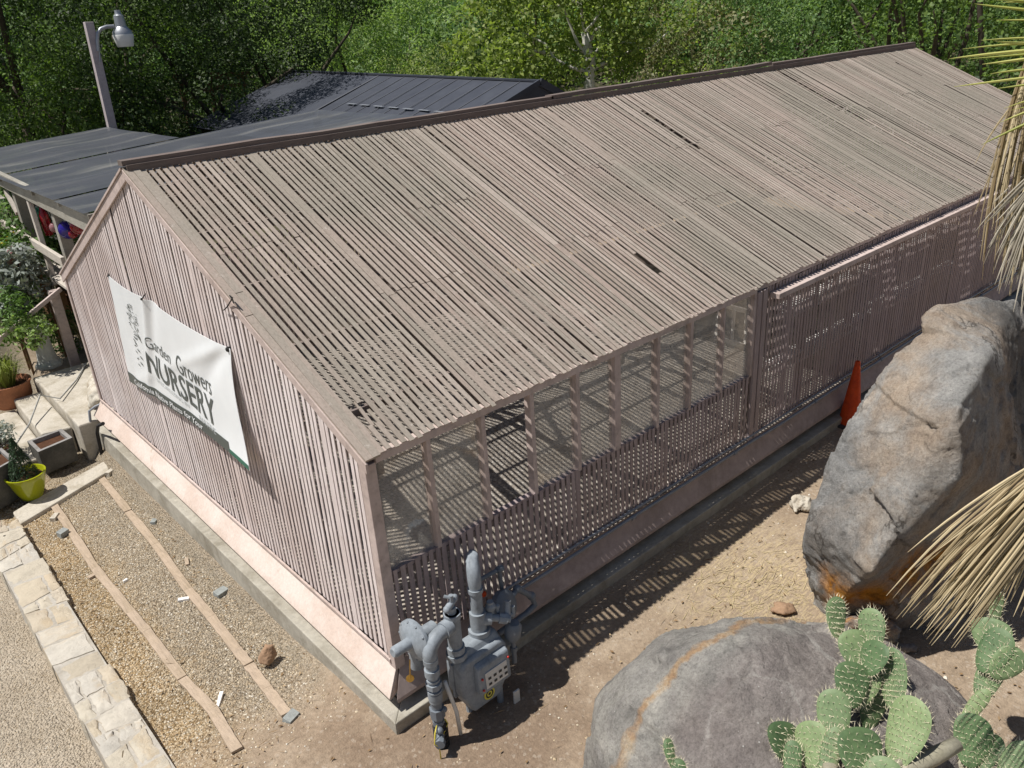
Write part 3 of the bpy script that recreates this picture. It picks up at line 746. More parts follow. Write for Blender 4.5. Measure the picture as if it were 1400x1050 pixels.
def letters(body, fn, cell=.02, thick=0):
    cu = bpy.data.curves.new('txt', 'FONT'); cu.body = body; cu.size = 1; cu.resolution_u = 3; cu.offset = thick
    ob = bpy.data.objects.new('txt', cu); COL.objects.link(ob)
    dg = bpy.context.evaluated_depsgraph_get(); dg.update()
    me = bpy.data.meshes.new_from_object(ob.evaluated_get(dg)); bm = bmesh.new(); bm.from_mesh(me)
    bpy.data.objects.remove(ob); bpy.data.curves.remove(cu); bpy.data.meshes.remove(me)
    x1 = max(v.co.x for v in bm.verts); x0 = min(v.co.x for v in bm.verts)
    for ax in (0, 1):
        k_ = -.3 if ax else x0
        while k_ < (1.0 if ax else x1):
            k_ += .11
            no = Vector((0, 1, 0)) if ax else Vector((1, 0, 0)); co = no*k_
            bmesh.ops.bisect_plane(bm, geom=bm.verts[:]+bm.edges[:]+bm.faces[:], plane_co=co, plane_no=no)
    m = MB(); bm.verts.index_update()
    for v in bm.verts: m.v.append(tuple(fn((v.co.x-x0)/(x1-x0), v.co.y)))
    m.f = [tuple(q.index for q in f.verts) for f in bm.faces]
    bm.free(); return m
def line(u0, v0, u1, v1, h0, h1, off=.006, sl=.10):
    def f(s, t):
        u = u0+(u1-u0)*s; v = v0+(v1-v0)*s-(h0+(h1-h0)*s)*t/.72
        p = bpos(u+sl*.3*t*(h0+h1), v); p.x -= off; return p
    return f
build('lettering', letters('Garden', line(.287, .527, .488, .545, .135, .125), thick=-.006), 'ink_grey', ban)
build('lettering', letters('Growers', line(.540, .585, .80, .595, .215, .185), thick=-.004), 'ink_grey', ban)
build('lettering', letters('NURSERY', line(.252, .80, .792, .925, .235, .30), thick=.012), 'ink_grey', ban)
build('lettering', letters('SPECIALIZING IN', line(.30, .875, .56, .935, .042, .046), thick=-.004), 'ink_light', ban)
build('lettering', letters('NATIVE', line(.64, .985, .765, 1.015, .062, .066), thick=-.004), 'ink_light', ban)
build('lettering', letters('California Native Plants for Your', line(.075, 1.062, .66, 1.068, .060, .060, .012), thick=.012), 'vinyl_white', ban)
# the leafy tree emblem: scattered leaf strokes above, slanted bars below
m = MB()
def stroke(u, v, a, l, w):
    c, s_ = math.cos(a), math.sin(a); asp = 2.6
    P = [(-l, 0), (0, -w), (l, 0), (0, w)]; vs = []
    for (p, q) in P:
        pt = bpos(u+(p*c-q*s_)/asp, v+(p*s_+q*c)); pt.x -= .007; vs.append(pt)
    m.add(vs, [(3, 2, 1, 0)])
for i in range(80):
    a = rng.uniform(0, 6.28); rr = math.sqrt(rng.random())
    stroke(.170+.052*rr*math.cos(a)+.02, .315+.19*rr*math.sin(a), rng.uniform(0, 3.14), rng.uniform(.012, .03), rng.uniform(.003, .007))
for v in (.50, .56, .63, .70, .77): stroke(.178+.014*math.sin(v*20), v, rng.uniform(.2, .8), .042, .011); stroke(.155, v+.03, rng.uniform(-.4, .6), .028, .008)
stroke(.215, .47, .9, .07, .013)
build('emblem', m, 'ink_grey', ban)
m = MB()
for (u, v, d) in ((.985, .012, (-.03, -.05, .05)), (.37, .0, (.02, -.03, .06)), (.004, .004, (.02, .04, .06))):
    p = bpos(u, v); m.ball(p, .028 if u > .9 else .016); m.tube([p, p+Vector((.05, d[1], d[2]))], .008, 6)
build('tie', m, 'tie_cord', ban)
q = [on(*p) for p in ((314,404,0,-.07), (318,407,0,-.09), (311,419,0,-.07), (306,424,0,-.05))]
m = MB(); m.tube(q, .006, 6); m.tube([q[0], q[0]+Vector((0,-.05,-.03)), q[1]+Vector((0, 0, -.05))], .006, 6)
single('loose_tie', m, 'tie_cord', 'black cord tie dangling from the rake board above the banner', 'cord')

# ------------------------------------------------------------------ gas meters
g = thing('gas_meter', 'large grey gas meter with tall riser pipes at the corner of the lath house', 'gas meter', (.4, -.5, -.55))
gp = lambda n, mb, mt='meter_paint', par=g, **kw: build(n, mb, mt, par, **kw)
x0, x1, y0, y1 = .27, .80, -.64, -.38
bm_ = MB()
prof = [(x0+.10, -.42), (x1-.12, -.42), (x1, -.22), (x1, .12), (x1-.05, .20), (x0+.05, .20), (x0, .12), (x0, -.18)]
bm_.prism([(a, b) for a, b in prof], y0+.02, y1, axis=1)
body = gp('body', bm_, bevel=.03, smooth=40)
m = MB(); m.hexa([(x0+.0, y0+.02, .10), (x1, y0+.02, .10), (x1, y1+.01, .10), (x0, y1+.01, .10), (x0+.05, y0+.10, .27), (x1-.05, y0+.10, .27), (x1-.05, y1-.03, .27), (x0+.05, y1-.03, .27)])
gp('top_case', m, bevel=.03, smooth=40)
m = MB(); m.box(x0-.012, x1+.012, y0+.14, y0+.175, -.25, .13); gp('flange', m, bevel=.006)
m = MB(); m.hexa([(x0+.13, y0-.055, -.20), (x1-.03, y0-.055, -.20), (x1-.03, y0+.03, -.20), (x0+.13, y0+.03, -.20), (x0+.13, y0-.035, .10), (x1-.03, y0-.035, .10), (x1-.03, y0+.03, .13), (x0+.13, y0+.03, .13)])
ix = gp('index_box', m, bevel=.018, smooth=40)
m = MB(); fz = lambda z: y0-.055+.02*(z+.20)/.30-.006
def plate(a, b, c, d, off=0): return [(a, fz(c)-off, c), (b, fz(c)-off, c), (b, fz(d)-off, d), (a, fz(d)-off, d)]
m.hexa(plate(x0+.20, x1-.08, -.15, .02, -.004)[0:4]+plate(x0+.20, x1-.08, -.15, .02, .004)); gp('index_plate', m, 'plate_white', ix)
m = MB()
for i in range(4):
    for j in range(2):
        a = x0+.225+.062*i; m.add(plate(a, a+.035, -.125+.062*j, -.098+.062*j, .007), [(0,1,2,3)])
gp('dial', m, 'decal_dark', ix)
for (a, c) in ((x0+.165, -.02), (x0+.165, -.14), (x1-.055, .035)):
    m = MB(); m.ball((a, fz(c)-.002, c), .012); gp('seal', m, 'seal_red', ix, smooth=True)
m = MB(); m.lathe([(0, 0), (.062, 0), (.062, .004), (0, .004)], (.545, y0+.016, -.305), (0, -1, 0), 28); dc = gp('sticker', m, 'decal_yellow')
m = MB(); m.lathe([(.030, .0055), (.045, .0055)], (.545, y0+.016, -.305), (0, -1, 0), 28)
for kk in range(3):
    a = kk*2.09+.5; c = Vector((.545+.037*math.cos(a), y0+.009, -.305+.037*math.sin(a)))
m.ball((.545, y0+.014, -.305), .018, (1, .3, 1)); gp('symbol', m, 'decal_dark', dc)
# outer service riser
m = MB(); m.tube([(.0, -.58, -.02), (.0, -.58, .42)], .050, 18)
for z, r, h in ((.02, .064, .06), (.14, .072, .05), (.27, .066, .07), (.40, .064, .05), (-.02, .060, .05), (.21, .060, .02), (.09, .066, .02)): m.tube([(0, -.58, z), (0, -.58, z+h)], r, 18 if z != .14 else 8)
gp('riser_pipe', m, smooth=40)
m = MB(); el = [(0, -.58, .45)]
for i in range(7): a = i/6*math.pi/2; el.append((.15-.15*math.cos(a), -.58+.02*i/6, .47+.15*math.sin(a)))
el += [(.24, -.555, .62)]; m.tube(el, [.060]+[.063]*7+[.060], 18); m.tube([(.17, -.56, .62), (.25, -.55, .62)], .076, 18); gp('elbow', m, smooth=40)
m = MB(); m.tube([(.30, -.53, .24), (.30, -.53, .72)], .064, 18)
for z, r, h in ((.24, .095, .05), (.30, .080, .06), (.67, .075, .05)): m.tube([(.30, -.53, z), (.30, -.53, z+h)], r, 10 if z == .24 else 18)
m.tube([(.30, -.53, .72), (.30, -.53, .78)], .040, 8); gp('inlet_pipe', m, smooth=40)
m = MB(); m.tube([(.24, -.55, .80), (.36, -.51, .83)], .030, 10); m.tube([(.30, -.53, .77), (.31, -.53, .90)], .022, 8); m.ball((.24, -.55, .80), .033); m.ball((.36, -.51, .84), .028); m.tube([(.30, -.53, .88), (.26, -.50, .90)], .015, 8)
gp('bypass_cock', m, smooth=40)
m = MB(); m.tube([(0, -.58, -.34), (0, -.58, -.02)], .048, 14)
for z, r, h in ((-.20, .068, .10), (-.29, .056, .05)): m.tube([(0, -.58, z), (0, -.58, z+h)], r, 8)
m.ball((.045, -.62, -.13), .03); gp('stop_valve', m, 'meter_dark', smooth=40)
m = MB(); pr = []
for i in range(8): z = -.66+i*.045; pr += [(.068, z), (.068, z+.028), (.060, z+.032), (.060, z+.043)]
m.lathe([(0, -.66)]+pr+[(.05, -.28), (0, -.28)], (0.005, -.585, 0), (0, 0, 1), 16); gp('ground_sleeve', m, 'black_sleeve', smooth=30)
m = MB(); m.tube([(-.03, -.63, -.36), (-.09, -.70, -.37)], .035, 10); m.tube([(-.07, -.68, -.37), (-.10, -.71, -.37)], .048, 8); m.ball((-.04, -.64, -.30), .035); gp('locking_valve', m, 'meter_dark', smooth=40)
m = MB(); m.tube([(-.05, -.62, -.25), (-.10, -.66, -.27), (-.13, -.68, -.36), (-.10, -.70, -.40), (-.10, -.70, -.58)], .006, 6); m.tube([(.03, -.64, -.22), (.06, -.63, -.30), (-.03, -.66, -.36)], .006, 6); gp('tracer_wire', m, 'yellow_wire', smooth=True)
m = MB(); m.tube([(.10, -.60, .14), (.13, -.62, -.05), (.17, -.62, -.25), (.18, -.63, -.52)], .018, 8); gp('vent_hose', m, 'plate_white', smooth=True)
# regulator disc behind the service riser
rg_c = Vector((-.02, -.40, .55)); ax = Vector((-.99, -.10, .10)).normalized()
m = MB(); m.lathe([(0, -.10), (.05, -.10), (.07, -.06), (.15, -.035), (.185, -.015), (.185, .015), (.15, .035), (.10, .055), (.05, .065), (.05, .22), (.035, .24), (0, .24)], rg_c, ax, 26)
rgo = gp('regulator', m, smooth=40)
m = MB(); sd = ax.cross(Vector((0,0,1))).normalized(); u2 = sd.cross(ax)
for kk in range(10): a = kk*.628; m.ball(rg_c+(sd*math.cos(a)+u2*math.sin(a))*.168+ax*.02, .014, n=6)
gp('bolts', m, 'meter_dark', rgo)
m = MB(); m.tube([rg_c+Vector((0, 0, -.12)), rg_c+Vector((0, .02, -.30))], .06, 12); m.tube([rg_c-ax*.08, rg_c-ax*.22], .07, 12); gp('regulator_body', m, smooth=40)
m = MB(); tg = rg_c+Vector((-.13, -.06, -.30)); m.tube([rg_c+Vector((-.10, -.05, -.12)), tg], .006, 6); m.lathe([(0, -.003), (.035, -.003), (.035, .003), (0, .003)], tg, (-.5, -.8, .2), 16); gp('tag', m, 'brass')
# outlet riser up to the wall
m = MB(); m.tube([(.62, -.46, .22), (.62, -.46, .88)], .056, 18)
for z, r, h in ((.26, .10, .05), (.31, .075, .05), (.36, .076, .14), (.72, .070, .04)): m.tube([(.62, -.46, z), (.62, -.46, z+h)], r, 18)
gp('outlet_riser', m, smooth=40)
m = MB(); el = [(.62, -.46, .74)]+[(.62, -.46+.12*(1-math.cos(i/5*1.2)), .90+.13*math.sin(i/5*1.2)) for i in range(6)]
el = [(.62, -.46, .74), (.62, -.46, .84), (.625, -.452, .90), (.64, -.43, .95), (.66, -.40, .985), (.69, -.365, 1.00)]
wp = on(648, 776, 1, -.22); el.append((wp.x, wp.y, wp.z))
m.tube(el, [.056, .062, .062, .062, .060, .057, .050], 18); gp('elbow', m, smooth=40)
m = MB(); m.tube([wp, wp+Vector((.12, .17, .0))], .05, 14); gp('wall_pipe', m, smooth=40)
m = MB(); m.tube([(.62, -.46, .42), (.72, -.52, .40)], .066, 16); m.tube([(.70, -.51, .41), (.86, -.62, .36)], .034, 14)
m.tube([(.78, -.56, .385), (.84, -.605, .365)], .050, 8); m.ball((.74, -.50, .50), .05); m.tube([(.74, -.50, .42), (.74, -.50, .56)], .032, 10); m.tube([(.86, -.58, .37), (.90, -.55, .50)], .03, 10)
m.tube([(.86, -.57, .36), (.93, -.58, .36)], .024, 10); m.tube([(.93, -.58, .33), (.93, -.58, .44)], .020, 8); m.tube([(.80, -.52, .37), (.80, -.52, .47)], .016, 8); m.ball((.80, -.52, .48), .026); gp('branch_valves', m, smooth=40)
m = MB(); m.lathe([(0, -.12), (.05, -.12), (.078, -.06), (.078, .04), (.05, .08), (0, .08)], (.90, -.60, .20), (.1, -.1, 1), 18); gp('branch_regulator', m, 'meter_dark', smooth=40)
m = MB(); m.tube([(.89, -.60, .10), (.89, -.60, -.18)], .024, 10); m.tube([(.89, -.60, -.05), (.89, -.60, .0)], .034, 8); gp('drop_pipe', m, 'meter_dark', smooth=40)
m = MB(); m.tube([(.70, -.58, -.56), (.70, -.58, -.36)], .032, 10); m.tube([(.42, -.46, -.56), (.42, -.46, -.40)], .03, 8); gp('support_leg', m, 'meter_paint', smooth=40)
m = MB(); m.beam((.80, -.70, -.55), (.80, -.70, -.40), .07, .02, (0, 1, 0)); gp('marker', m, 'plate_white', bevel=.004)

g2 = thing('gas_meter', 'smaller blue-grey meter set hugging the slatted wall behind the big riser', 'gas meter', (1.05, -.25, -.2))
gp2 = lambda n, mb, mt='meter_dark', **kw: build(n, mb, mt, g2, **kw)
m = MB(); m.lathe([(0, -.07), (.12, -.07), (.155, -.03), (.155, .03), (.11, .06), (0, .07)], (1.08, -.27, .17), (.25, -.85, .35), 24); gp2('meter_drum', m, smooth=40)
m = MB(); m.tube([(.75, -.22, .0), (.85, -.22, .12), (.98, -.23, .17)], .035, 10); m.ball((.84, -.23, .10), .055); gp2('inlet_pipe', m, smooth=40)
m = MB(); m.tube([(1.18, -.24, .18), (1.30, -.22, .22), (1.46, -.24, .05), (1.48, -.26, -.06), (1.36, -.26, -.10), (1.0, -.25, -.13)], .032, 10)
for p in ((1.46, -.24, .05), (1.30, -.22, .22)): m.ball(p, .046)
gp2('outlet_pipe', m, smooth=40)
m = MB(); m.tube([(.80, -.15, .52), (1.15, -.15, .50)], .022, 8); m.tube([(1.15, -.15, .50), (1.17, -.15, .12)], .022, 8); m.tube([(1.12, -.15, .50), (1.19, -.15, .50)], .034, 8); gp2('upper_pipe', m, smooth=40)
m = MB(); m.ball((.93, -.16, .34), .03); gp2('orange_tap', m, 'cone_orange', smooth=True)

# ------------------------------------------------------------------ rocks
def hull_bm(pts):
    bm = bmesh.new()
    for p in pts: bm.verts.new(p)
    r = bmesh.ops.convex_hull(bm, input=bm.verts[:])
    bmesh.ops.delete(bm, geom=[v for v in r['geom_interior'] if isinstance(v, bmesh.types.BMVert)], context='VERTS')
    bmesh.ops.triangulate(bm, faces=bm.faces[:]); return bm
def nv(p): return Vector((mnoise.noise(p), mnoise.noise(p+Vector((17.3, 4.1, 9.9))), mnoise.noise(p+Vector((5.7, 23.9, 2.3)))))
def rock(name, hulls, mat, label, cat, voxel=.05, amp=.10, fr=1.1, seed=0, relax=6, group=None, crag=.04, facet=0):
    vs, fs = [], []
    for h in hulls:
        bm = hull_bm(h); bmesh.ops.recalc_face_normals(bm, faces=bm.faces[:]); bm.verts.index_update(); b = len(vs)
        vs += [v.co.copy() for v in bm.verts]; fs += [tuple(v.index+b for v in f.verts) for f in bm.faces]; bm.free()
    me = bpy.data.meshes.new(name); me.from_pydata([tuple(v) for v in vs], [], fs); me.update()
    o = bpy.data.objects.new(name, me); COL.objects.link(o)
    md = o.modifiers.new('r', 'REMESH'); md.mode = 'VOXEL'; md.voxel_size = voxel
    sm_ = o.modifiers.new('s', 'SMOOTH'); sm_.factor = .5; sm_.iterations = relax
    dg = bpy.context.evaluated_depsgraph_get(); dg.update()
    me2 = bpy.data.meshes.new_from_object(o.evaluated_get(dg)); o.modifiers.clear()
    bm = bmesh.new(); bm.from_mesh(me2); bm.normal_update()
    mv = [(v, v.normal.copy()) for v in bm.verts]
    for v, n in mv:
        p = v.co*fr+Vector((seed*7.3, seed*3.1, seed)); d = 0; a = amp
        d += a*mnoise.noise(p)+a*.5*mnoise.noise(p*2.1)
        rd = 1-abs(mnoise.noise(p*1.7+Vector((3, 1, 8))))*2; d += crag*(rd if rd > .2 else .2-(.2-rd)*.25)
        rd = 1-abs(mnoise.noise(p*4.3+Vector((1, 5, 2))))*2; d -= crag*.7*max(0, rd-.72)/.28
        if facet:
            for fs_, kk, of in ((.8, .26, .03), (2.6, .24, .014), (7.0, .22, .008)):
                q0 = v.co*fs_; q = q0+Vector((seed*1.7, seed*.9, seed*.4))+nv(q0*1.3)*.2
                c_ = mnoise.voronoi(q)[1][0]
                h1 = nv(c_*13.7+Vector((3.3, 1.1, 7.7))); d += facet*(kk*h1.dot(q-c_)/fs_+of*h1.x*2)
        d += a*.16*mnoise.noise(p*5)+a*.08*mnoise.noise(p*11)+a*.05*mnoise.noise(p*23)
        v.co += n*d
    lo = Vector([min(v.co[i] for v in bm.verts) for i in range(3)]); hi = Vector([max(v.co[i] for v in bm.verts) for i in range(3)])
    org = Vector(((lo.x+hi.x)/2, (lo.y+hi.y)/2, lo.z))
    for v in bm.verts: v.co -= org
    me3 = bpy.data.meshes.new(name); bm.to_mesh(me3); bm.free(); me3.shade_smooth()
    me3.materials.append(MATS[mat]); o.data = me3; o.location = org; ORG[o.name] = org
    bpy.data.meshes.remove(me2); bpy.data.meshes.remove(me)
    return tag(o, label, cat, group)

# boulder
bc = Vector((2.10, -2.85, -.62)); ea = Vector((.76, -.65, 0)); eb = Vector((.65, .76, 0))
BH = [bc+ea*(1.88 if math.cos(a) < 0 else 1.62)*math.cos(a)*math.cos(e)+eb*(1.22 if math.sin(a) < 0 else 1.12)*math.sin(a)*math.cos(e)+Vector((0, 0, 1.16*math.sin(e)**.8*(1-.16*math.cos(a)) if e > 0 else -.1)) for e in (0, .3, .65, 1.0, 1.3) for a in [i*.35 for i in range(18)]]
v0 = on(885, 1000, 2, .12); v1 = on(1080, 862, 2, .18)
nn = Vector((-(v1-v0).y, (v1-v0).x)).normalized()
VE = [nn.x, nn.y, 0]
xs_ = [p.x for p in BH]; ys_ = [p.y for p in BH]; bo = Vector(((min(xs_)+max(xs_))/2, (min(ys_)+max(ys_))/2))
VE[2] = nn.x*(v0.x-bo.x)+nn.y*(v0.y-bo.y)
rock_mat('boulder_stone', lichen=False, vein=True)
rock('boulder', [BH], 'boulder_stone', 'low rounded grey boulder with an orange vein across its top', 'boulder', .033, .05, .8, 2, 4, crag=.012, facet=.5)

# tall craggy rock
A_ = on
T1 = [A_(1108,815,2,-.6), A_(1130,842,2,-.6), Vector((4.62,-2.62,-.6)), Vector((5.6,-2.85,-.6)), Vector((7.6,-3.2,-.6)), Vector((7.9,-2.0,-.6)), Vector((6.2,-1.45,-.6)), Vector((4.8,-1.5,-.6)),
      A_(1104,720,1,-1.93), A_(1140,610,1,-1.95), A_(1155,575,1,-1.9), A_(1193,518,1,-2.0), A_(1248,458,1,-2.12), A_(1278,426,1,-2.2), A_(1335,415,1,-2.35), A_(1388,410,1,-2.45),
      A_(1312,560,1,-2.98), A_(1308,640,1,-3.06), A_(1266,728,1,-2.9), A_(1190,782,1,-2.72), A_(1150,825,1,-2.3), A_(1345,490,1,-2.85), A_(1395,440,1,-2.6), Vector((6.6,-2.0,2.0)), Vector((7.4,-2.6,1.6))]
T2 = [A_(1330,470,1,-2.45), A_(1420,470,1,-2.50), A_(1330,640,1,-2.45), A_(1480,700,1,-2.85), A_(1480,560,1,-2.75), A_(1340,800,1,-2.5), Vector((6.6,-3.0,-.6)), Vector((7.6,-3.2,-.6)), Vector((7.4,-2.4,1.7)), Vector((5.6,-2.4,-.6))]
T3 = [A_(1170,600,1,-1.75), A_(1176,528,1,-1.7), A_(1212,520,1,-1.85), A_(1200,640,1,-2.0), A_(1150,700,1,-1.85), Vector((5.1,-1.75,.2)), Vector((4.9,-1.5,1.0))]
T3 = [A_(1142,835,2,-.6), A_(1238,868,2,-.6), A_(1300,866,2,-.6), A_(1150,796,1,-2.33), A_(1190,795,1,-2.6), A_(1250,785,1,-2.82), A_(1295,775,1,-2.85), A_(1310,850,1,-3.0), Vector((5.2,-2.3,-.6)), Vector((5.0,-2.2,.5))]
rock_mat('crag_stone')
MATS['crag_stone']
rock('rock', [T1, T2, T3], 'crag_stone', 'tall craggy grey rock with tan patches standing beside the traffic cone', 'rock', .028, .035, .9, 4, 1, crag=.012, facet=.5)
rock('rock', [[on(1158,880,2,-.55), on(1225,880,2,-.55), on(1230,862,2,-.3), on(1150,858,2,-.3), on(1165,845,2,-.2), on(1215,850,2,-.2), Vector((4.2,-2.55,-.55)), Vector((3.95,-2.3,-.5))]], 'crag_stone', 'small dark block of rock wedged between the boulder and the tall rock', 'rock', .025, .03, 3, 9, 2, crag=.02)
rock('rock', [[on(1078,688,2,-.5), on(1088,700,2,-.5), on(1108,697,2,-.5), on(1110,684,2,-.45), on(1092,676,2,-.35), on(1082,680,2,-.36), on(1104,678,2,-.33)]], 'pale_rock', 'pale cream stone lying on the dirt path between shed and tall rock', 'stone', .012, .03, 6, 3, 1, crag=.02)
rock('rock', [[on(355,908,2,-.72), on(368,910,2,-.72), on(379,895,2,-.72), on(374,882,2,-.6), on(358,890,2,-.58), on(363,880,2,-.60), on(352,900,2,-.68)]], 'brown_rock', 'angular brown rock on the gravel beside the inner board row', 'stone', .012, .01, 6, 4, 1, crag=.01)
rock('rock', [[on(1215,895,2,-.5), on(1258,890,2,-.5), on(1252,878,2,-.46), on(1222,880,2,-.45), on(1235,884,2,-.42)]], 'boulder_stone', 'flat grey stone on the dirt right of the boulder', 'stone', .015, .015, 5, 6, 1, crag=.01)
rock('rock', [[on(1052,836,2,-.5), on(1070,842,2,-.5), on(1092,838,2,-.5), on(1085,825,2,-.5), on(1060,822,2,-.47), on(1075,828,2,-.42)]], 'brown_rock', 'flat reddish stone half buried behind the boulder', 'stone', .014, .01, 5, 8, 1, crag=.01)

# ------------------------------------------------------------------ traffic cone
cb = on(1161, 579, 2, -.53)
t = thing('traffic_cone', 'orange traffic cone leaning by the shed wall behind the tall rock', 'traffic cone', cb)
m = MB(); m.lathe([(.165, .03), (.155, .05), (.036, .99), (.028, 1.005), (.020, 1.0), (.14, .05)], cb, (.03, .0, 1), 28); build('cone', m, 'cone_orange', t, smooth=40)
m = MB(); m.box(cb.x-.24, cb.x+.24, cb.y-.22, cb.y+.22, cb.z, cb.z+.035); build('base', m, 'decal_dark', t, bevel=.01)

# ------------------------------------------------------------------ prickly pears
def pad(par, c, hl, hw, ang, yaw, mat, org, taper=.25):
    """a flat pad: centre c, half length/width, ang = lean in the picture plane, yaw = turn about its own long axis"""
    f = (CAM-c).normalized(); upv = Vector((0, 0, 1)); r_ = upv.cross(f).normalized(); u_ = f.cross(r_)
    a = R(ang); ax = (u_*math.cos(a)+r_*math.sin(a)); sd = (r_*math.cos(a)-u_*math.sin(a))
    sd = Matrix.Rotation(R(yaw), 3, ax) @ sd; nm = sd.cross(ax); hw = hw/max(.5, math.cos(R(yaw)))
    m = MB(); nu, nv = 26, 9; th = .017
    def P(r, t, s):
        L_ = math.cos(t); Wd_ = math.sin(t)*(1+taper*math.cos(t)-.12*math.sin(t)**2)
        wob = 1+.02*math.sin(3*t+c.x*9)
        bend = .05*hl*((r*math.cos(t))**2)
        return c+ax*(hl*r*L_*wob)+sd*(hw*r*Wd_*wob)+nm*(s*th*math.sqrt(max(0, 1-r**2.6))+bend*8*hl)
    for s in (1, -1):
        b = len(m.v); m.v.append(tuple(P(0, 0, s)))
        for j in range(1, nv+1):
            for i in range(nu): m.v.append(tuple(P(j/nv, 2*math.pi*i/nu, s)))
        for i in range(nu):
            q = (b, b+1+i, b+1+(i+1) % nu); m.f.append(q if s == -1 else q[::-1])
            for j in range(nv-1):
                q = (b+1+j*nu+i, b+1+(j+1)*nu+i, b+1+(j+1)*nu+(i+1) % nu, b+1+j*nu+(i+1) % nu); m.f.append(q if s == -1 else q[::-1])
    po = build('pad', m, mat, par, smooth=True)
    s_ = MB()
    def spine(p, d, l):
        d = d.normalized(); e = d.cross(Vector((.3, .5, .8))).normalized()*.0022; g_ = d.cross(e)
        s_.add([p+e, p-e*.5+g_*.9, p-e*.5-g_*.9, p+d*l], [(0,1,3),(1,2,3),(2,0,3)])
    n = max(3, int(hl/.038))
    for s in (1, -1):
        for i in range(-n, n+1):
            for j in range(-n, n+1):
                u = (i+.5*(j % 2))/n; v = j/n*.98; r = math.hypot(u, v)
                if r > .93: continue
                p = P(r, math.atan2(u, v), s)
                for _ in range(2): spine(p, nm*s+Vector((rng.uniform(-.7, .7), rng.uniform(-.7, .7), rng.uniform(-.7, .7))), rng.uniform(.02, .055))
                s_.ball(p, .0045, n=4)
    for i in range(34):
        t_ = 2*math.pi*i/34; p = P(1, t_, 1)
        for _ in range(2): spine(p, (p-c)+Vector((rng.uniform(-.1, .1), rng.uniform(-.1, .1), rng.uniform(-.1, .1))), rng.uniform(.02, .05))
    so = build('spines', s_, 'spine', par); so.parent = po
    return po
def z2(x, y): return 780+x/2.258, 780+y/2.258
def cactus(label, base, pads, stems):
    t = thing('prickly_pear', label, 'cactus', base)
    for (x, y, hl, hw, ang, yaw, dist, mt) in pads:
        px, py = z2(x, y); c = atd(px, py, dist); kx = dist/F_PX/2.258
        pad(t, c, hl*kx*1.04, hw*kx, ang, yaw, mt, base)
    for pts, r in stems:
        m = MB(); m.tube([atd(*z2(a, b), d) if not isinstance(a, Vector) else a for (a, b, d) in pts], r, 10); build('stem', m, 'pad_woody', t, smooth=True)
    return t
c1b = on(1150, 1110, 2, -.55); c2b = on(1300, 1075, 2, -.55)
cactus('prickly pear with many broad pads in front of the low boulder', c1b, [
    (820,145,54,29,-8,35,6.95,'pad_green'), (930,185,56,38,-10,-20,6.95,'pad_green'), (878,243,50,44,-18,20,6.92,'pad_green'), (935,270,46,38,8,-35,6.80,'pad_deep'),
    (868,352,58,48,-5,25,6.75,'pad_deep'), (908,362,54,36,12,-10,6.86,'pad_pale'), (995,337,80,40,-14,-25,6.85,'pad_green'), (930,430,52,34,5,40,6.95,'pad_deep'),
    (812,450,66,48,-6,0,6.62,'pad_green'), (745,540,60,46,-10,-20,6.60,'pad_pale'), (655,522,46,42,-5,45,6.60,'pad_deep'), (895,565,62,60,-12,30,6.55,'pad_deep'),
    (1035,502,92,54,6,-20,6.72,'pad_pale'), (800,575,76,28,6,0,6.56,'pad_green'), (685,600,60,26,-4,0,6.56,'pad_deep'), (950,660,70,52,18,0,6.5,'pad_green')],
    [([(1195,535,6.95), (1120,575,6.85), (1040,610,6.75), (960,680,6.6), (c1b+Vector((.05,0,0)), 0, 0)], [.05, .06, .065, .07, .07]), ([(800,600,6.56), (805,700,6.5), (c1b, 0, 0)], [.05, .06, .07]), ([(1020,590,6.72), (985,640,6.65), (960,680,6.6)], [.035, .045, .06])])
cactus('slender prickly pear rising from bare dirt at the right of the boulder', c2b, [
    (1313,122,44,17,-4,30,7.75,'pad_green'), (1298,202,44,50,-8,0,7.72,'pad_green'), (1306,250,60,41,14,-15,7.55,'pad_deep'), (1345,288,48,38,28,20,7.55,'pad_green'),
    (1290,332,60,34,8,0,7.6,'pad_green'), (1245,425,58,20,20,0,7.55,'pad_pale'), (1240,525,62,48,-6,10,7.35,'pad_deep'), (1275,575,62,30,26,-35,7.4,'pad_deep'), (1195,570,60,34,30,20,7.45,'pad_green'), (1205,520,50,14,32,0,7.5,'pad_pale')],
    [([(1225,470,7.5), (1205,560,7.45), (1220,640,7.4), (c2b, 0, 0)], [.04, .05, .055, .06])])
c3 = on(905, 1085, 2, -.5)
t = thing('prickly_pear', 'tiny purple-tinged cactus pad poking up at the bottom edge', 'cactus', c3)
pad(t, atd(916, 1030, 6.3), .10, .04, -14, 20, 'pad_deep', c3); pad(t, atd(926, 1062, 6.3), .12, .06, 5, 0, 'pad_deep', c3)
m = MB(); m.tube([atd(924,1075,6.3), c3], .03, 8); build('stem', m, 'pad_woody', t, smooth=True)
c4 = on(1395, 1080, 2, -.55)
t = thing('prickly_pear', 'low prickly pear pad at the very bottom right corner', 'cactus', c4)
pad(t, atd(1390, 1045, 7.3), .17, .12, 20, 0, 'pad_green', c4); pad(t, atd(1380, 1090, 7.2), .17, .13, -20, 0, 'pad_deep', c4)

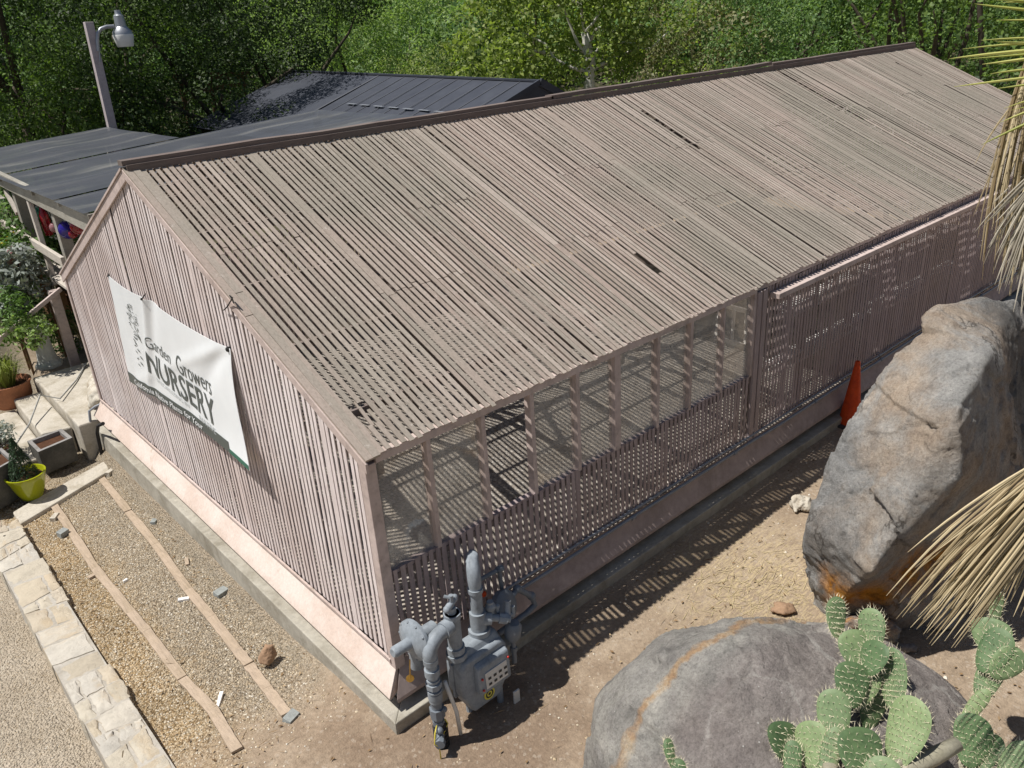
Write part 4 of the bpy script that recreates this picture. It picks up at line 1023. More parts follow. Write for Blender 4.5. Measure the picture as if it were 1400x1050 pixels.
# ------------------------------------------------------------------ palm: trunk beyond the frame, dry skirt hanging into it
pb = Vector((4.1, -5.0, -.6))
palm = thing('palm_tree', 'palm hung with a straw-coloured skirt of dead fronds on the right', 'palm tree', pb)
m = MB(); m.tube([pb+Vector((0, 0, z)) for z in (0, 1.2, 2.4, 3.6, 4.8, 6.0)], [.34, .30, .28, .28, .30, .26], 20); build('trunk', m, 'palm_bark', palm, smooth=True)
def leaflet(m, a, b, c, w, seed=0):
    """a narrow folded strip along a curve a-b-c"""
    pts = []; n = 7
    for i in range(n+1):
        t = i/n; pts.append(a*(1-t)**2+b*2*t*(1-t)+c*t*t)
    bse = len(m.v); sx = None
    for i, p in enumerate(pts):
        d = (pts[min(i+1, n)]-pts[max(i-1, 0)]).normalized(); s_ = d.cross((CAM-p).normalized()+Vector((.3*math.sin(seed), .3*math.cos(seed), .2))).normalized()
        ww = w*min(1, .45+2.2*i/n)*(1-(i/n)**4*.9); nn_ = s_.cross(d)
        m.v += [tuple(p-s_*ww), tuple(p+nn_*ww*.7), tuple(p+s_*ww)]
    for i in range(n): q = bse+i*3; m.f += [(q, q+3, q+4, q+1), (q+1, q+4, q+5, q+2)]
def frond(root, tips, mat, n, w, droop, par=palm, name='dead_frond', stalk=None, spread=.12):
    m = MB()
    for i in range(n):
        t = i/(n-1)*(len(tips)-1); j = min(int(t), len(tips)-2); f = t-j
        tip = tips[j]*(1-f)+tips[j+1]*f
        jit = Vector((rng.gauss(0, .065), rng.gauss(0, .065), rng.gauss(0, .065)))
        L_ = rng.uniform(.78, 1.06); tp = root+(tip-root)*L_+jit
        mid = (root+tp)/2+Vector((0, 0, droop*(tp-root).length))+jit*.6
        ro = root+(tip-tips[len(tips)//2])*spread+jit*.3; mid = (ro+tp)/2+Vector((0, 0, droop*(tp-ro).length))+jit*.6
        leaflet(m, ro, mid, tp, w*rng.uniform(.7, 1.2), i)
    if stalk is not None: m.tube([stalk, (stalk+root)/2+Vector((0, 0, .05)), root], [.03, .022, .015], 6)
    build(name, m, mat, par)
top = pb+Vector((0, 0, 4.6))
frond(atd(1465, 640, 6.35), [atd(1238,812,6.0), atd(1254,852,5.95), atd(1285,864,5.95), atd(1322,846,6.0)], 'dead_frond', 85, .0095, .045, spread=.5, stalk=pb+Vector((-.2, .2, 3.2)))
frond(atd(1460, 640, 6.4), [atd(1330,860,6.1), atd(1365,850,6.15), atd(1395,830,6.2)], 'dead_frond', 12, .008, .03, stalk=pb+Vector((-.2, .2, 3.0)))
frond(atd(1450, 620, 6.3), [atd(1266,752,6.0), atd(1250,780,6.0), atd(1262,840,5.98)], 'dead_frond', 12, .008, .02)
frond(atd(1432, 40, 6.9), [atd(1362,300,6.7), atd(1376,352,6.7), atd(1392,372,6.7), atd(1420,380,6.7)], 'dead_frond', 60, .009, .05, stalk=top)
frond(atd(1440, 110, 7.0), [atd(1352,240,6.85), atd(1364,330,6.85), atd(1395,385,6.85)], 'dead_frond', 22, .008, .06, stalk=top)
frond(atd(1440, 230, 6.7), [atd(1350,285,6.6), atd(1372,375,6.6), atd(1388,420,6.6), atd(1430,420,6.6)], 'grey_frond', 60, .008, .05, stalk=pb+Vector((-.1, .2, 4.2)))
frond(atd(1470, 200, 7.1), [atd(1380,330,7.0), atd(1400,400,7.0), atd(1440,400,7.0)], 'grey_frond', 50, .010, .04, stalk=pb+Vector((-.1, .2, 4.4)))
frond(atd(1500, 20, 6.5), [atd(1340,18,6.5), atd(1335,5,6.5), atd(1345,-12,6.5)], 'green_frond', 7, .012, .03, name='live_frond', stalk=top+Vector((0,0,.5)))
frond(atd(1520, 60, 6.6), [atd(1326,70,6.6), atd(1330,78,6.6), atd(1326,60,6.6)], 'green_frond', 5, .012, .03, name='live_frond', stalk=top+Vector((0,0,.4)))
frond(atd(1520, 90, 6.5), [atd(1340,104,6.5), atd(1332,112,6.5)], 'green_frond', 4, .010, .03, name='live_frond', stalk=top+Vector((0,0,.4)))
frond(atd(1520, 120, 6.5), [atd(1348,150,6.5), atd(1362,190,6.5)], 'green_frond', 4, .009, .03, name='live_frond', stalk=top+Vector((0,0,.3)))
# ------------------------------------------------------------------ low stone wall and the bed beside it
def gnd(px, py, lift=0):
    z = -.7
    for _ in range(12):
        p = on(px, py, 2, z+lift); z = zg(p.x, p.y)
    return Vector((p.x, p.y, z))
def wt(y): return -.585-.17*sm(.2, 3.5, y)
st = thing('stone_wall', 'low wall of pale sandstone caps set in mortar beside the gravel bed', 'wall', (-2.03, 3.3, -1.1))
m = MB(); y = -.3
def edge(a, b, n, j):
    return [(a[0]+(b[0]-a[0])*i/n+(rng.gauss(0, j) if i else 0), a[1]+(b[1]-a[1])*i/n+(rng.gauss(0, j) if i else 0)) for i in range(n)]
sl = .05
while y < 6.9:
    h = rng.uniform(.24, .52); y1 = min(y+h, 6.98); s1 = rng.uniform(-.07, .09)
    sp = rng.choice([1, 2, 2, 1, 3]); cuts = [-2.262+rng.gauss(0, .01), -1.80+rng.gauss(0, .025)]
    if sp == 2: c = -2.03+rng.uniform(-.13, .13); cuts.insert(1, c)
    if sp == 3: cuts = [cuts[0], -2.1+rng.uniform(-.04, .04), -1.93+rng.uniform(-.03, .03), cuts[1]]
    for a, b in zip(cuts, cuts[1:]):
        g_ = .009; fa = lambda x, s: s*(x+2.03)/.25
        ya0, yb0 = y+fa(a, sl), y+fa(b, sl); ya1, yb1 = y1+fa(a, s1), y1+fa(b, s1)
        cor = [(a+g_, ya0+g_), (b-g_, yb0+g_), (b-g_, yb1-g_), (a+g_, ya1-g_)]
        poly = []
        for q in range(4): poly += edge(cor[q], cor[(q+1) % 4], 5, .009)
        cx = sum(p[0] for p in poly)/20; cy = sum(p[1] for p in poly)/20; zt = wt(cy)-.012+rng.gauss(0, .006); tx, ty = rng.gauss(0, .03), rng.gauss(0, .03)
        b0 = len(m.v)
        for (sc_, dz) in ((.985, -.35), (1, -.035), (.955, -.004)): m.v += [(cx+(p[0]-cx)*sc_, cy+(p[1]-cy)*sc_, zt+dz+(tx*(p[0]-cx)+ty*(p[1]-cy))*(dz > -.2)) for p in poly]
        ins = []
        for sc_, dz in ((.6, .006), (.25, .008)):
            ins.append(len(m.v)); m.v += [(cx+(p[0]-cx)*sc_, cy+(p[1]-cy)*sc_, zt+dz+rng.gauss(0, .005)+tx*(p[0]-cx)+ty*(p[1]-cy)) for p in poly]
        rings = [b0, b0+20, b0+40]+ins
        for ra, rb in zip(rings, rings[1:]):
            for q in range(20): m.f.append((ra+q, ra+(q+1) % 20, rb+(q+1) % 20, rb+q))
        m.f.append(tuple(rings[-1]+q for q in range(20)))
    y = y1; sl = s1
build('stones', m, 'stone_wall', st, smooth=50)
m = MB(); n = 40
for i in range(n):
    a, b = -.35+7.3*i/n, -.35+7.3*(i+1)/n
    m.hexa([(-2.25, a, -1.15), (-1.815, a, -1.15), (-1.815, b, -1.15), (-2.25, b, -1.15), (-2.25, a, wt(a)-.022), (-1.815, a, wt(a)-.022), (-1.815, b, wt(b)-.022), (-2.25, b, wt(b)-.022)])
build('mortar', m, 'mortar', st)

rows = (('nearer the stone wall', [(165,95),(245,215),(335,355),(460,510),(515,575),(640,740),(745,850),(832,995)]),
        ('nearer the shed', [(345,25),(450,155),(545,270),(660,430),(740,525),(830,640),(872,692),(935,775),(1005,865)]))
ordn = ['first', 'second', 'third', 'fourth', 'fifth', 'sixth', 'seventh', 'eighth']
for rn, pts in rows:
    P_ = [gnd(a/2.56, 640+b/2.56) for a, b in pts]
    for i, (a, b) in enumerate(zip(P_, P_[1:])):
        d = (b-a).normalized(); m = MB(); e = .002
        lift = .028+rng.uniform(0, .004); sd = Vector((-d.y, d.x, 0)); n = 7; w = .053
        for q in range(n): pass
        b0 = len(m.v)
        for q in range(n+1):
            p = a+d*e+(b-a-d*2*e)*q/n; z = a.z+(b.z-a.z)*q/n+lift+rng.gauss(0, .004); ww = w*(1+rng.gauss(0, .05))
            for s_, dz in ((-1, -.03), (1, -.03), (1, 0), (-1, 0)): m.v.append((p.x+sd.x*ww*s_, p.y+sd.y*ww*s_, z+dz))
        for q in range(n):
            for e_ in range(4): m.f.append((b0+q*4+e_, b0+q*4+(e_+1) % 4, b0+q*4+4+(e_+1) % 4, b0+q*4+4+e_))
        m.f.append((b0+3, b0+2, b0+1, b0)); t_ = b0+n*4; m.f.append((t_, t_+1, t_+2, t_+3))
        single('border_board', m, 'border_board', f'weathered tan border board, {ordn[i]} from the pots in the row {rn}', 'board', 'border boards laid on the gravel', bevel=.004)
def chip(px, py, w, l, h, rot, mat, name, label, cat, group=None, base=0):
    p = gnd(px, py); m = MB(); c, s_ = math.cos(rot), math.sin(rot); vs = []
    for z in (-.01, h):
        for a, b in ((-1, -1), (1, -1), (1, 1), (-1, 1)):
            q = (a*l/2*rng.uniform(.85, 1.1), b*w/2*rng.uniform(.85, 1.1)); vs.append((p.x+q[0]*c-q[1]*s_, p.y+q[0]*s_+q[1]*c, p.z+base+z+(rng.uniform(0, .012) if z > 0 else 0)))
    m.hexa(vs); single(name, m, mat, label, cat, group, bevel=.003)
def zb_(x, y): return x/2.56, 640+y/2.56
chip(*zb_(222,235), .11, .13, .07, .4, 'tile_chip', 'paver_chip', 'grey paver chunk in the golden gravel by the outer board row', 'stone', 'broken pavers')
chip(*zb_(195,178), .07, .16, .06, .9, 'pale_rock', 'paver_chip', 'pale stone sliver tucked under the outer board row near the lime pot', 'stone')
chip(*zb_(152,122), .08, .16, .05, .5, 'pale_rock', 'paver_chip', 'whitish flat stone at the pot end of the outer board row', 'stone')
chip(*zb_(775,440), .12, .15, .05, .2, 'tile_chip', 'paver_chip', 'grey paver chunk on the gravel near the concrete curb', 'stone', 'broken pavers')
chip(*zb_(655,330), .05, .17, .02, 1.3, 'border_board', 'wood_scrap', 'short wood scrap on the gravel midway along the curb', 'wood scrap')
chip(*zb_(540,190), .08, .11, .03, .9, 'tile_chip', 'wood_scrap', 'small grey scrap on the gravel beside the inner board row', 'wood scrap')
chip(*zb_(325,382), .06, .10, .03, .2, 'border_board', 'wood_scrap', 'small tan scrap touching the outer board row', 'wood scrap')
chip(*zb_(298,55), .07, .14, .05, .1, 'slab_concrete', 'paver_chip', 'small brick shaped chip left of the inner row head', 'stone')
chip(*zb_(322,52), .06, .14, .05, 1.2, 'slab_concrete', 'paver_chip', 'upright set chip touching the inner row head', 'stone')
chip(*zb_(392,18), .08, .2, .06, .6, 'slab_concrete', 'paver_chip', 'pale chip between the inner row head and the curb', 'stone')
chip(*zb_(645,462), .05, .13, .012, -.5, 'paper', 'paper_scrap', 'crumpled white paper scrap beside the inner board row', 'paper', base=.01)
chip(*zb_(440,397), .03, .06, .012, .3, 'paper', 'paper_scrap', 'tiny white paper scrap in the middle of the gravel bed', 'paper', base=.01)
chip(*zb_(770,815), .035, .22, .010, .95, 'paper', 'plant_label', 'white plastic plant label lying near the end of the outer board row', 'label', base=.012)
chip(*zb_(1020,875), .10, .14, .03, .3, 'tile_chip', 'paver_chip', 'flat grey stone at the dirt end of the inner board row', 'stone')

# brown leaves and twigs blown over the ground
m = MB(); k = NT('dry_leaf'); k.col(k.ramp(k.island(), [(0, (.12,.075,.04)), (.5, (.26,.17,.09)), (1, (.42,.32,.20))]), .85, .15)
spots = [(-1.55, 3.2, .35, 2.2, 150), (-.45, 3.5, .12, 2.4, 110), (3.4, -1.3, .8, .5, 90), (.2, -1.1, 1.0, .6, 60), (-1.4, .8, .3, .4, 60), (3.9, -3.6, .4, .4, 60), (6, -.75, 1.5, .25, 60)]
for cx, cy, sx, sy, n in spots:
    for i in range(n):
        x, y = rng.gauss(cx, sx), rng.gauss(cy, sy)
        if x < -1.75 or (-.24 < x < 18 and y > -.24): continue
        z = zg(x, y)+rng.uniform(.012, .022); a = rng.uniform(0, 6.3); l, w = (rng.uniform(.014, .03), rng.uniform(.006, .012)) if rng.random() < .7 else (rng.uniform(.04, .10), .0025)
        c, s_ = math.cos(a), math.sin(a)
        m.add([(x-c*l, y-s_*l, z), (x-s_*w, y+c*w, z+rng.uniform(0, .01)), (x+c*l, y+s_*l, z+rng.uniform(0, .01)), (x+s_*w, y-c*w, z)], [(0,1,2,3)])
tag(build('leaf_litter', m, 'dry_leaf'), 'dead brown leaves and twigs scattered over dirt and gravel', 'leaf litter', kind='stuff')

# ------------------------------------------------------------------ leaves and plants
def rand_dir(n, up=0):
    d = nrng.normal(size=(n, 3)); d[:,2] += up; return unit(d)
def clump_leaves(centres, rads, per, L, asp=.6, sq=.8, out=.95, upb=.4, rnd=.42):
    C, N = [], []
    for c, r in zip(centres, rads):
        n = max(8, int(per*r*r)); d = rand_dir(n, .25); f = nrng.uniform(.45, 1.05, (n, 1))**.6
        C.append(np.array(c)+d*r*f*np.array([1, 1, sq])); N.append(unit(d*out+np.array([0, 0, upb])+nrng.normal(size=(n, 3))*rnd))
    C = np.concatenate(C); N = np.concatenate(N); s = nrng.uniform(.65, 1.3, len(C))*L
    return leaf_arrays(C, N, s, s*asp)
def crown_clumps(n, rx, ry, rz, cz, seed=0, lo=.45, flat=.25):
    d = rand_dir(n, flat); f = nrng.uniform(lo, 1, (n, 1))**.7
    lump = np.array([1+.28*mnoise.noise(Vector(q)*1.6+Vector((seed, 0, 0))) for q in d])[:,None]
    return d*f*lump*np.array([rx, ry, rz])+np.array([0, 0, cz])
def tree(name, label, x, y, z, h, rx, rz, mat, bark, n_cl, per, L, cat='tree', group=None, rc=(.16, .30), limbs=5, trunk=.24, lo=.45, asp=.6, cz=None, kink=.5, ry=None):
    t = thing(name, label, cat, (x, y, z), group)
    cz = cz if cz is not None else h-rz; cl = crown_clumps(n_cl, rx, ry or rx, rz, cz, x, lo)
    rads = nrng.uniform(rc[0], rc[1], n_cl)*rx
    me = mesh_quads('crown', clump_leaves(cl, rads, per, L, asp), mat); o = bpy.data.objects.new('crown', me); link(o, t); ORG[o.name] = ORG[t.name]
    m = MB(); b = Vector((x, y, z-.3)); tp = Vector((x+rng.gauss(0, .3)*kink, y+rng.gauss(0, .3)*kink, z+cz-rz*.35))
    md = (b+tp)/2+Vector((rng.gauss(0, .35)*kink, rng.gauss(0, .35)*kink, 0))
    m.tube([b, b*.7+md*.3, md, tp], [trunk*1.25, trunk, trunk*.85, trunk*.7], 9)
    for i in range(limbs):
        c = Vector(cl[rng.randrange(n_cl)])+Vector((x, y, z)); mid = (tp+c)/2+Vector((rng.gauss(0, .35), rng.gauss(0, .35), rng.gauss(.1, .3)))
        m.tube([tp-Vector((0, 0, rng.uniform(0, rz*.4))), mid, mid*.4+c*.6+Vector((rng.gauss(0, .2), rng.gauss(0, .2), rng.gauss(0, .2))), c], [trunk*.5, trunk*.33, trunk*.22, trunk*.08], 6)
    build('trunk', m, bark, t, smooth=True)
    return t
def shrub(name, label, p, rx, rz, mat, n_cl, per, L, cat='shrub', group=None, asp=.5, stem=True, rc=(.22, .4), mat2=None):
    t = thing(name, label, cat, tuple(p), group); cl = crown_clumps(n_cl, rx, rx, rz, rz*1.05, p[0])
    me = mesh_quads('foliage', clump_leaves(cl, nrng.uniform(rc[0], rc[1], n_cl)*rx, per, L, asp), mat); o = bpy.data.objects.new('foliage', me); link(o, t); ORG[o.name] = ORG[t.name]
    if stem:
        m = MB()
        for i in range(6): c = Vector(cl[rng.randrange(n_cl)])+Vector(p); m.tube([Vector(p), (Vector(p)*.5+c*.5)+Vector((rng.gauss(0, .03), rng.gauss(0, .03), .02)), c], [rx*.05, rx*.035, rx*.015], 5)
        build('stems', m, 'oak_bark', t, smooth=True)
    return t
def blades(name, label, p, n, h, spread, mat, w=.008, cat='plant', parent=None):
    t = parent or thing(name, label, cat, tuple(p)); m = MB(); p = Vector(p)
    for i in range(n):
        a = rng.uniform(0, 6.28); s_ = spread*math.sqrt(rng.random()); hh = h*rng.uniform(.6, 1.1); d = Vector((math.cos(a), math.sin(a), 0))
        b = p+d*s_*.25; c = p+d*s_*.6+Vector((0, 0, hh*.8)); e = p+d*s_*1.15+Vector((0, 0, hh*rng.uniform(.6, 1.0)))
        sd = Vector((-d.y, d.x, 0))*w; m.add([b-sd, b+sd, c+sd*.8, c-sd*.8, e], [(0,1,2,3), (3,2,4)])
    build('foliage', m, mat, t); return t

# ------------------------------------------------------------------ steps, pots and planters at the end of the shed
m = MB(); m.prism([(-.45, 8.47), (1.6, 8.47), (1.6, 11.4), (-.44, 11.4), (-.42, 10.8)], -1.1, -.30); sb = dict(bevel=.03)
tag(build('landing', m, 'slab_concrete', bevel=.03), kind='structure')
m = MB(); m.prism([(-.9, 9.12), (-.46, 9.0), (-.43, 11.1), (-.88, 11.12)], -1.1, -.50)
single('step_slab', m, 'slab_concrete', 'upper concrete step beside the landing, ending above the long planter', 'step', 'concrete steps', bevel=.03)
m = MB(); m.prism([(-1.75, 8.75), (-.92, 8.7), (-.90, 11.2), (-1.75, 11.2)], -1.1, -.72)
single('step_slab', m, 'slab_concrete', 'lowest broad concrete step behind the silver leaved plant', 'step', 'concrete steps', bevel=.03)
m = MB(); a_, b_ = gnd(15, 712), gnd(150, 650); m.prism([(-1.78, 7.08), (-.35, 7.72), (-.25, 8.15), (-1.78, 7.55)], -1.2, -.885); 
single('paving_slab', m, 'slab_concrete', 'pale concrete slab under the lime green pot', 'slab', bevel=.02)
rock('rock', [[on(122,560,2,-.3), on(140,545,2,-.3), on(130,515,2,-.28), on(122,520,2,-.25), on(123,540,2,-.02), on(134,530,2,.02), on(138,548,2,-.1), on(128,512,2,-.05)]], 'pale_rock', 'rough block of stone on the landing against the shed corner', 'stone', .03, .03, 3, 12, 1, crag=.03)
pl = thing('planter', 'long dark stone trough planter holding bare soil in front of the steps', 'planter', (-.85, 8.2, -.86))
T = [on(*p, 2, -.46) for p in ((52,618), (99,598), (84,586), (37,603))]
Bt = [Vector((q.x*.97+(-.82)*.03, q.y*.97+8.4*.03, -.87)) for q in T]
def trough(T, Bt, w, deep):
    c = sum(T, Vector())/4; I = [c+(q-c)*(1-w*(1.0 if i % 2 == 0 else 1.0)) for i, q in enumerate(T)]; F = [Vector((q.x, q.y, q.z-deep)) for q in I]
    m = MB(); m.add(Bt+T, [(3,2,1,0), (0,1,5,4), (1,2,6,5), (2,3,7,6), (3,0,4,7)])
    r = MB(); r.add([*T, *I, *F, *[Vector((q.x, q.y, q.z-.035)) for q in T]], [(0,1,5,4), (1,2,6,5), (2,3,7,6), (3,0,4,7), (4,5,9,8), (5,6,10,9), (6,7,11,10), (7,4,8,11)])
    s_ = MB(); s_.add(F, [(0,1,2,3)]); return m, r, s_
a, b, c = trough(T, Bt, .22, .07)
build('box', a, 'planter_stone', pl); build('rim', b, 'planter_rim', pl); build('soil', c, 'potting_soil', pl)
pl = thing('planter', 'tall square grey planter cut off by the left edge of the picture', 'planter', (-1.8, 7.4, -.86))
T = [on(*p, 2, -.28) for p in ((-38,660), (20,628), (2,612), (-55,640))]; Bt = [Vector((q.x, q.y, -.88)) for q in T]
a, b, c = trough(T, Bt, .15, .06)
build('box', a, 'planter_stone', pl); build('rim', b, 'planter_rim', pl); build('soil', c, 'potting_soil', pl)
def pot(name, label, p, r, h, mat, rim=1.06, base=.62, cat='pot'):
    t = thing(name, label, cat, tuple(p)); m = MB(); p = Vector(p)
    m.lathe([(0, 0), (r*base, 0), (r*(base+.22), h*.35), (r*.95, h*.8), (r*rim, h*.97), (r*rim, h), (r*(rim-.09), h), (r*.84, h*.8), (0, h*.8)], p, (0, 0, 1), 30); build('bowl', m, mat, t, smooth=50)
    m = MB(); m.lathe([(r*.85, h*.83), (r*.4, h*.86), (0, h*.87)], p, (0, 0, 1), 20); build('soil', m, 'potting_soil', t); return t
gp0 = on(45, 678, 2, -.885); pot('plant_pot', 'glossy lime green bowl pot holding a clipped conifer', gp0, .27, .40, 'lime_glaze', 1.05, .55)
cn = gp0+Vector((.0, .0, .34)); t = thing('conifer', 'small cone shaped conifer growing in the lime green pot', 'conifer', tuple(cn))
C_, N_ = [], []
for i in range(2600):
    f = rng.random()**1.3; r_ = .20*(1-f)*rng.uniform(.8, 1.08)+.012; a = rng.uniform(0, 6.28); C_.append((r_*math.cos(a)-.02, r_*math.sin(a), f*.66)); N_.append((math.cos(a)+rng.gauss(0, .5), math.sin(a)+rng.gauss(0, .5), .5+rng.gauss(0, .5)))
me = mesh_quads('foliage', leaf_arrays(np.array(C_), unit(np.array(N_)), nrng.uniform(.03, .055, 2600), nrng.uniform(.008, .016, 2600)), 'conifer_leaf'); o = bpy.data.objects.new('foliage', me); link(o, t)
m = MB(); m.tube([cn-Vector((0, 0, .06)), cn+Vector((-.02, 0, .55))], [.02, .008], 6); build('trunk', m, 'oak_bark', t)
tp_ = on(20, 553, 2, -.72); pot('plant_pot', 'large terracotta pot with feathery grass on the lower step', tp_, .38, .46, 'terracotta', 1.05, .7)
blades('potted_grass', 'bright green feathery grass growing in the terracotta pot', tp_+Vector((.0, 0, .38)), 260, .62, .5, 'grass_leaf', .009)
sp_ = on(22, 640, 2, -.84)
pot('plant_pot', 'dark pot hidden under silver foliage beside the lime pot', sp_+Vector((-.12, .25, 0)), .24, .34, 'planter_stone')
shrub('silver_plant', 'silvery white filigree plant behind the lime green pot', sp_+Vector((-.10, .25, .30)), .30, .22, 'silver_leaf', 40, 2600, .075, 'plant', asp=.25)
blades('spiky_plant', 'orange tipped grassy plant between silver plant and grey planter', sp_+Vector((-.22, .02, .1)), 70, .34, .22, 'grass_leaf', .008)
# pedestal
pp = on(68, 500, 2, -.30); t = thing('pedestal', 'pale fluted stone pedestal standing on the landing', 'pedestal', tuple(pp))
m = MB(); m.lathe([(.0, 0), (.25, 0), (.25, .06), (.21, .10), (.19, .14)], pp, (0, 0, 1), 8); build('foot', m, 'pedestal_stone', t, bevel=.008)
m = MB(); n = 32; prof = [(.18, .13), (.155, .3), (.138, .5), (.135, .66), (.145, .74)]
for r_, z_ in prof:
    for k_ in range(n): a = 2*math.pi*k_/n; rr = r_*(1-.06*(k_ % 4 == 0)); m.v.append((pp.x+rr*math.cos(a), pp.y+rr*math.sin(a), pp.z+z_))
for i in range(len(prof)-1):
    for k_ in range(n): m.f.append((i*n+k_, i*n+(k_+1) % n, (i+1)*n+(k_+1) % n, (i+1)*n+k_))
build('shaft', m, 'pedestal_stone', t, smooth=30)
m = MB(); m.lathe([(.14, .73), (.20, .78), (.215, .82), (.19, .84), (.15, .82), (0, .81)], pp, (0, 0, 1), 28); build('cap', m, 'pedestal_stone', t, smooth=40)
# handrail
hb = on(100, 488, 2, -.32); ht = on(72, 397, 1, hb.y); t = thing('handrail', 'pinkish wooden handrail post with a sloping rail beside the steps', 'handrail', tuple(hb))
m = MB(); m.beam(hb-Vector((0, 0, .3)), ht, .17, .15, (0, 1, 0)); build('post', m, 'trim_wood', t, bevel=.01)
r0 = on(83, 395, 1, hb.y-.12); r1 = on(-25, 484, 1, hb.y-.5); m = MB(); m.beam(r0, r1, .06, .08); build('rail', m, 'trim_wood', t, bevel=.01)
bl = on(112, 505, 2, -.3); m = MB()
q = [on(118,497,2,-.28), on(104,520,2,-.27), on(82,545,2,-.24), on(55,540,2,-.25), on(40,580,2,-.42), on(10,625,2,-.55)]
m.tube(q, .014, 6); single('garden_hose', m, 'board_grey', 'thin grey hose trailing down over the landing and steps', 'hose')

# plants in the yard beyond
yard = [(26,392,12.6,.62,.75,'silver_leaf',900,.13,.4,'silver blue bushy shrub below the two glass jars'),
        (8,352,13.6,.6,.75,'garden_leaf',800,.12,.5,'leafy green shrub under the yellow flowers at the left edge'),
        (36,428,12.6,.42,.5,'deep_green_leaf',1000,.10,.55,'dark green shrub left of the pale pedestal'),
        (14,432,12.0,.55,.5,'garden_leaf',900,.10,.4,'mid green shrub above the feathery grass pot'),
        (40,455,11.6,.4,.35,'bright_leaf',1200,.09,.5,'low bright green plant behind the terracotta pot'),
        (52,378,13.9,.45,.7,'deep_green_leaf',700,.12,.5,'dark leafy shrub beneath the grey shelf planks'),
        (4,395,12.8,.5,.8,'silver_leaf',900,.12,.35,'grey green shrub at the left edge below the rail'),
        (92,455,12.9,.42,.45,'garden_leaf',900,.09,.5,'small green shrub hidden behind the handrail post'),
        (20,322,15.4,.7,1.0,'deep_green_leaf',600,.13,.5,'dark shrub in the shade beneath the hanging glass balls'),
        (66,330,15.8,.7,.9,'dark_oak_leaf',600,.13,.5,'shaded shrub behind the grey brace post')]
for px, py, yy, rx, rz, mt, per, L_, asp, lab in yard:
    c = on(px, py, 1, yy); p = Vector((c.x, c.y, max(-1.0, c.z-rz))); shrub('shrub', lab, p, rx, rz, mt, 34, per, L_, asp=asp, rc=(.25, .45))
yf = on(10, 343, 1, 13.9); me_t = thing('yellow_flowers', 'patch of yellow flowers at the left edge below the beam', 'flowers', tuple(yf))
me = mesh_quads('petals', leaf_arrays(nrng.normal(size=(90, 3))*.15, rand_dir(90, .8), nrng.uniform(.06, .10, 90), nrng.uniform(.05, .08, 90)), 'yellow_flower'); o = bpy.data.objects.new('petals', me); link(o, me_t)
me = mesh_quads('foliage', leaf_arrays(nrng.normal(size=(200, 3))*.18-np.array([0, 0, .15]), rand_dir(200, .8), nrng.uniform(.06, .12, 200), nrng.uniform(.03, .05, 200)), 'garden_leaf'); o = bpy.data.objects.new('foliage', me); link(o, me_t)
dg0 = on(104, 470, 2, -.35)
for i, (px, py) in enumerate(((88,478), (112,470), (122,486))): blades('dry_grass', ['clump of dry grass left of the handrail post foot', 'clump of dry grass right behind the handrail post', 'clump of dry grass against the far shed corner'][i], on(px, py, 2, -.34)+Vector((.15, .35, 0)), 170, .75, .42, 'dry_grass', .006, 'grass')
bb = on(92, 455, 2, -.4)+Vector((.25, .7, 0)); t = thing('crate', 'brown wooden barrel box standing behind the handrail post', 'crate', tuple(bb))
m = MB()
for i in range(14): a = i*math.pi/7; m.beam(bb+Vector((.40*math.cos(a), .40*math.sin(a), 0)), bb+Vector((.46*math.cos(a), .46*math.sin(a), .85)), .18, .03, (math.cos(a), math.sin(a), 0))
build('staves', m, 'brown_timber', t); m = MB(); m.lathe([(0, .7), (.42, .7)], bb, n=16); build('soil', m, 'potting_soil', t)

# ------------------------------------------------------------------ flat shade structure with hanging glass
sh = thing('shade_structure', 'flat dark shade cloth roof on weathered grey posts behind the gable', 'pergola', (.75, 12, -.8))
pz = lambda x: 2.94+.063*(x-.75)
ysm = [8.7, 10.4, 12.15, 14.80, 17.2, 20.1]
for i, (ya, yb) in enumerate(zip(ysm, ysm[1:])):
    xe = 8.2 if yb < 15 else 4.5
    m = MB(); n = 14
    for k_ in range(n):
        a, b = .55+(xe-.55)*k_/n, .55+(xe-.55)*(k_+1)/n
        sag = lambda x, f: -.05*math.sin(math.pi*((x-.55)/1.9 % 1))*f
        vs = []
        for x in (a, b):
            for f in (0, .25, .5, .75, 1): vs.append((x, ya+.012+(yb-ya-.024)*f, pz(x)+(i % 2)*.018+sag(x, math.sin(math.pi*f))))
        m.add(vs, [(j, j+5, j+6, j+1) for j in range(4)])
    build('cloth_panel', m, 'shade_cloth', sh)
m = MB()
for y in ysm: m.beam((.6, y, pz(.6)-.07), (8.1 if y < 15 else 4.45, y, pz(8.1 if y < 15 else 4.45)-.07), .06, .08)
for x in (2.4, 4.5, 6.4, 8.2): m.beam((x, 8.7, pz(x)-.15), (x, 20.1 if x < 5 else 14.8, pz(x)-.15), .07, .10)
build('rafters', m, 'weathered_timber', sh)
m = MB(); m.beam(on(-40,224,0,.70), on(128,308,0,.70), .10, .30); build('beam', m, 'weathered_timber', sh, bevel=.01)
for a, b, w in (((24,262), (52,362), .20), ((77,285), (106,420), .20)):
    p0, p1 = on(*a, 0, .80), on(*b, 0, .80); p1 = Vector((p0.x, p0.y, -.8)); m = MB(); m.beam(p0, p1, w, w, (0, 1, 0)); build('post', m, 'weathered_timber', sh, bevel=.01)
for x, y in ((4.4, 20.0), (8.1, 14.7), (4.4, 14.7), (4.4, 9.4), (8.1, 9.4), (.8, 18.5)): m = MB(); m.beam((x, y, -1), (x, y, pz(x)-.2), .16, .16, (0, 1, 0)); build('post', m, 'weathered_timber', sh)
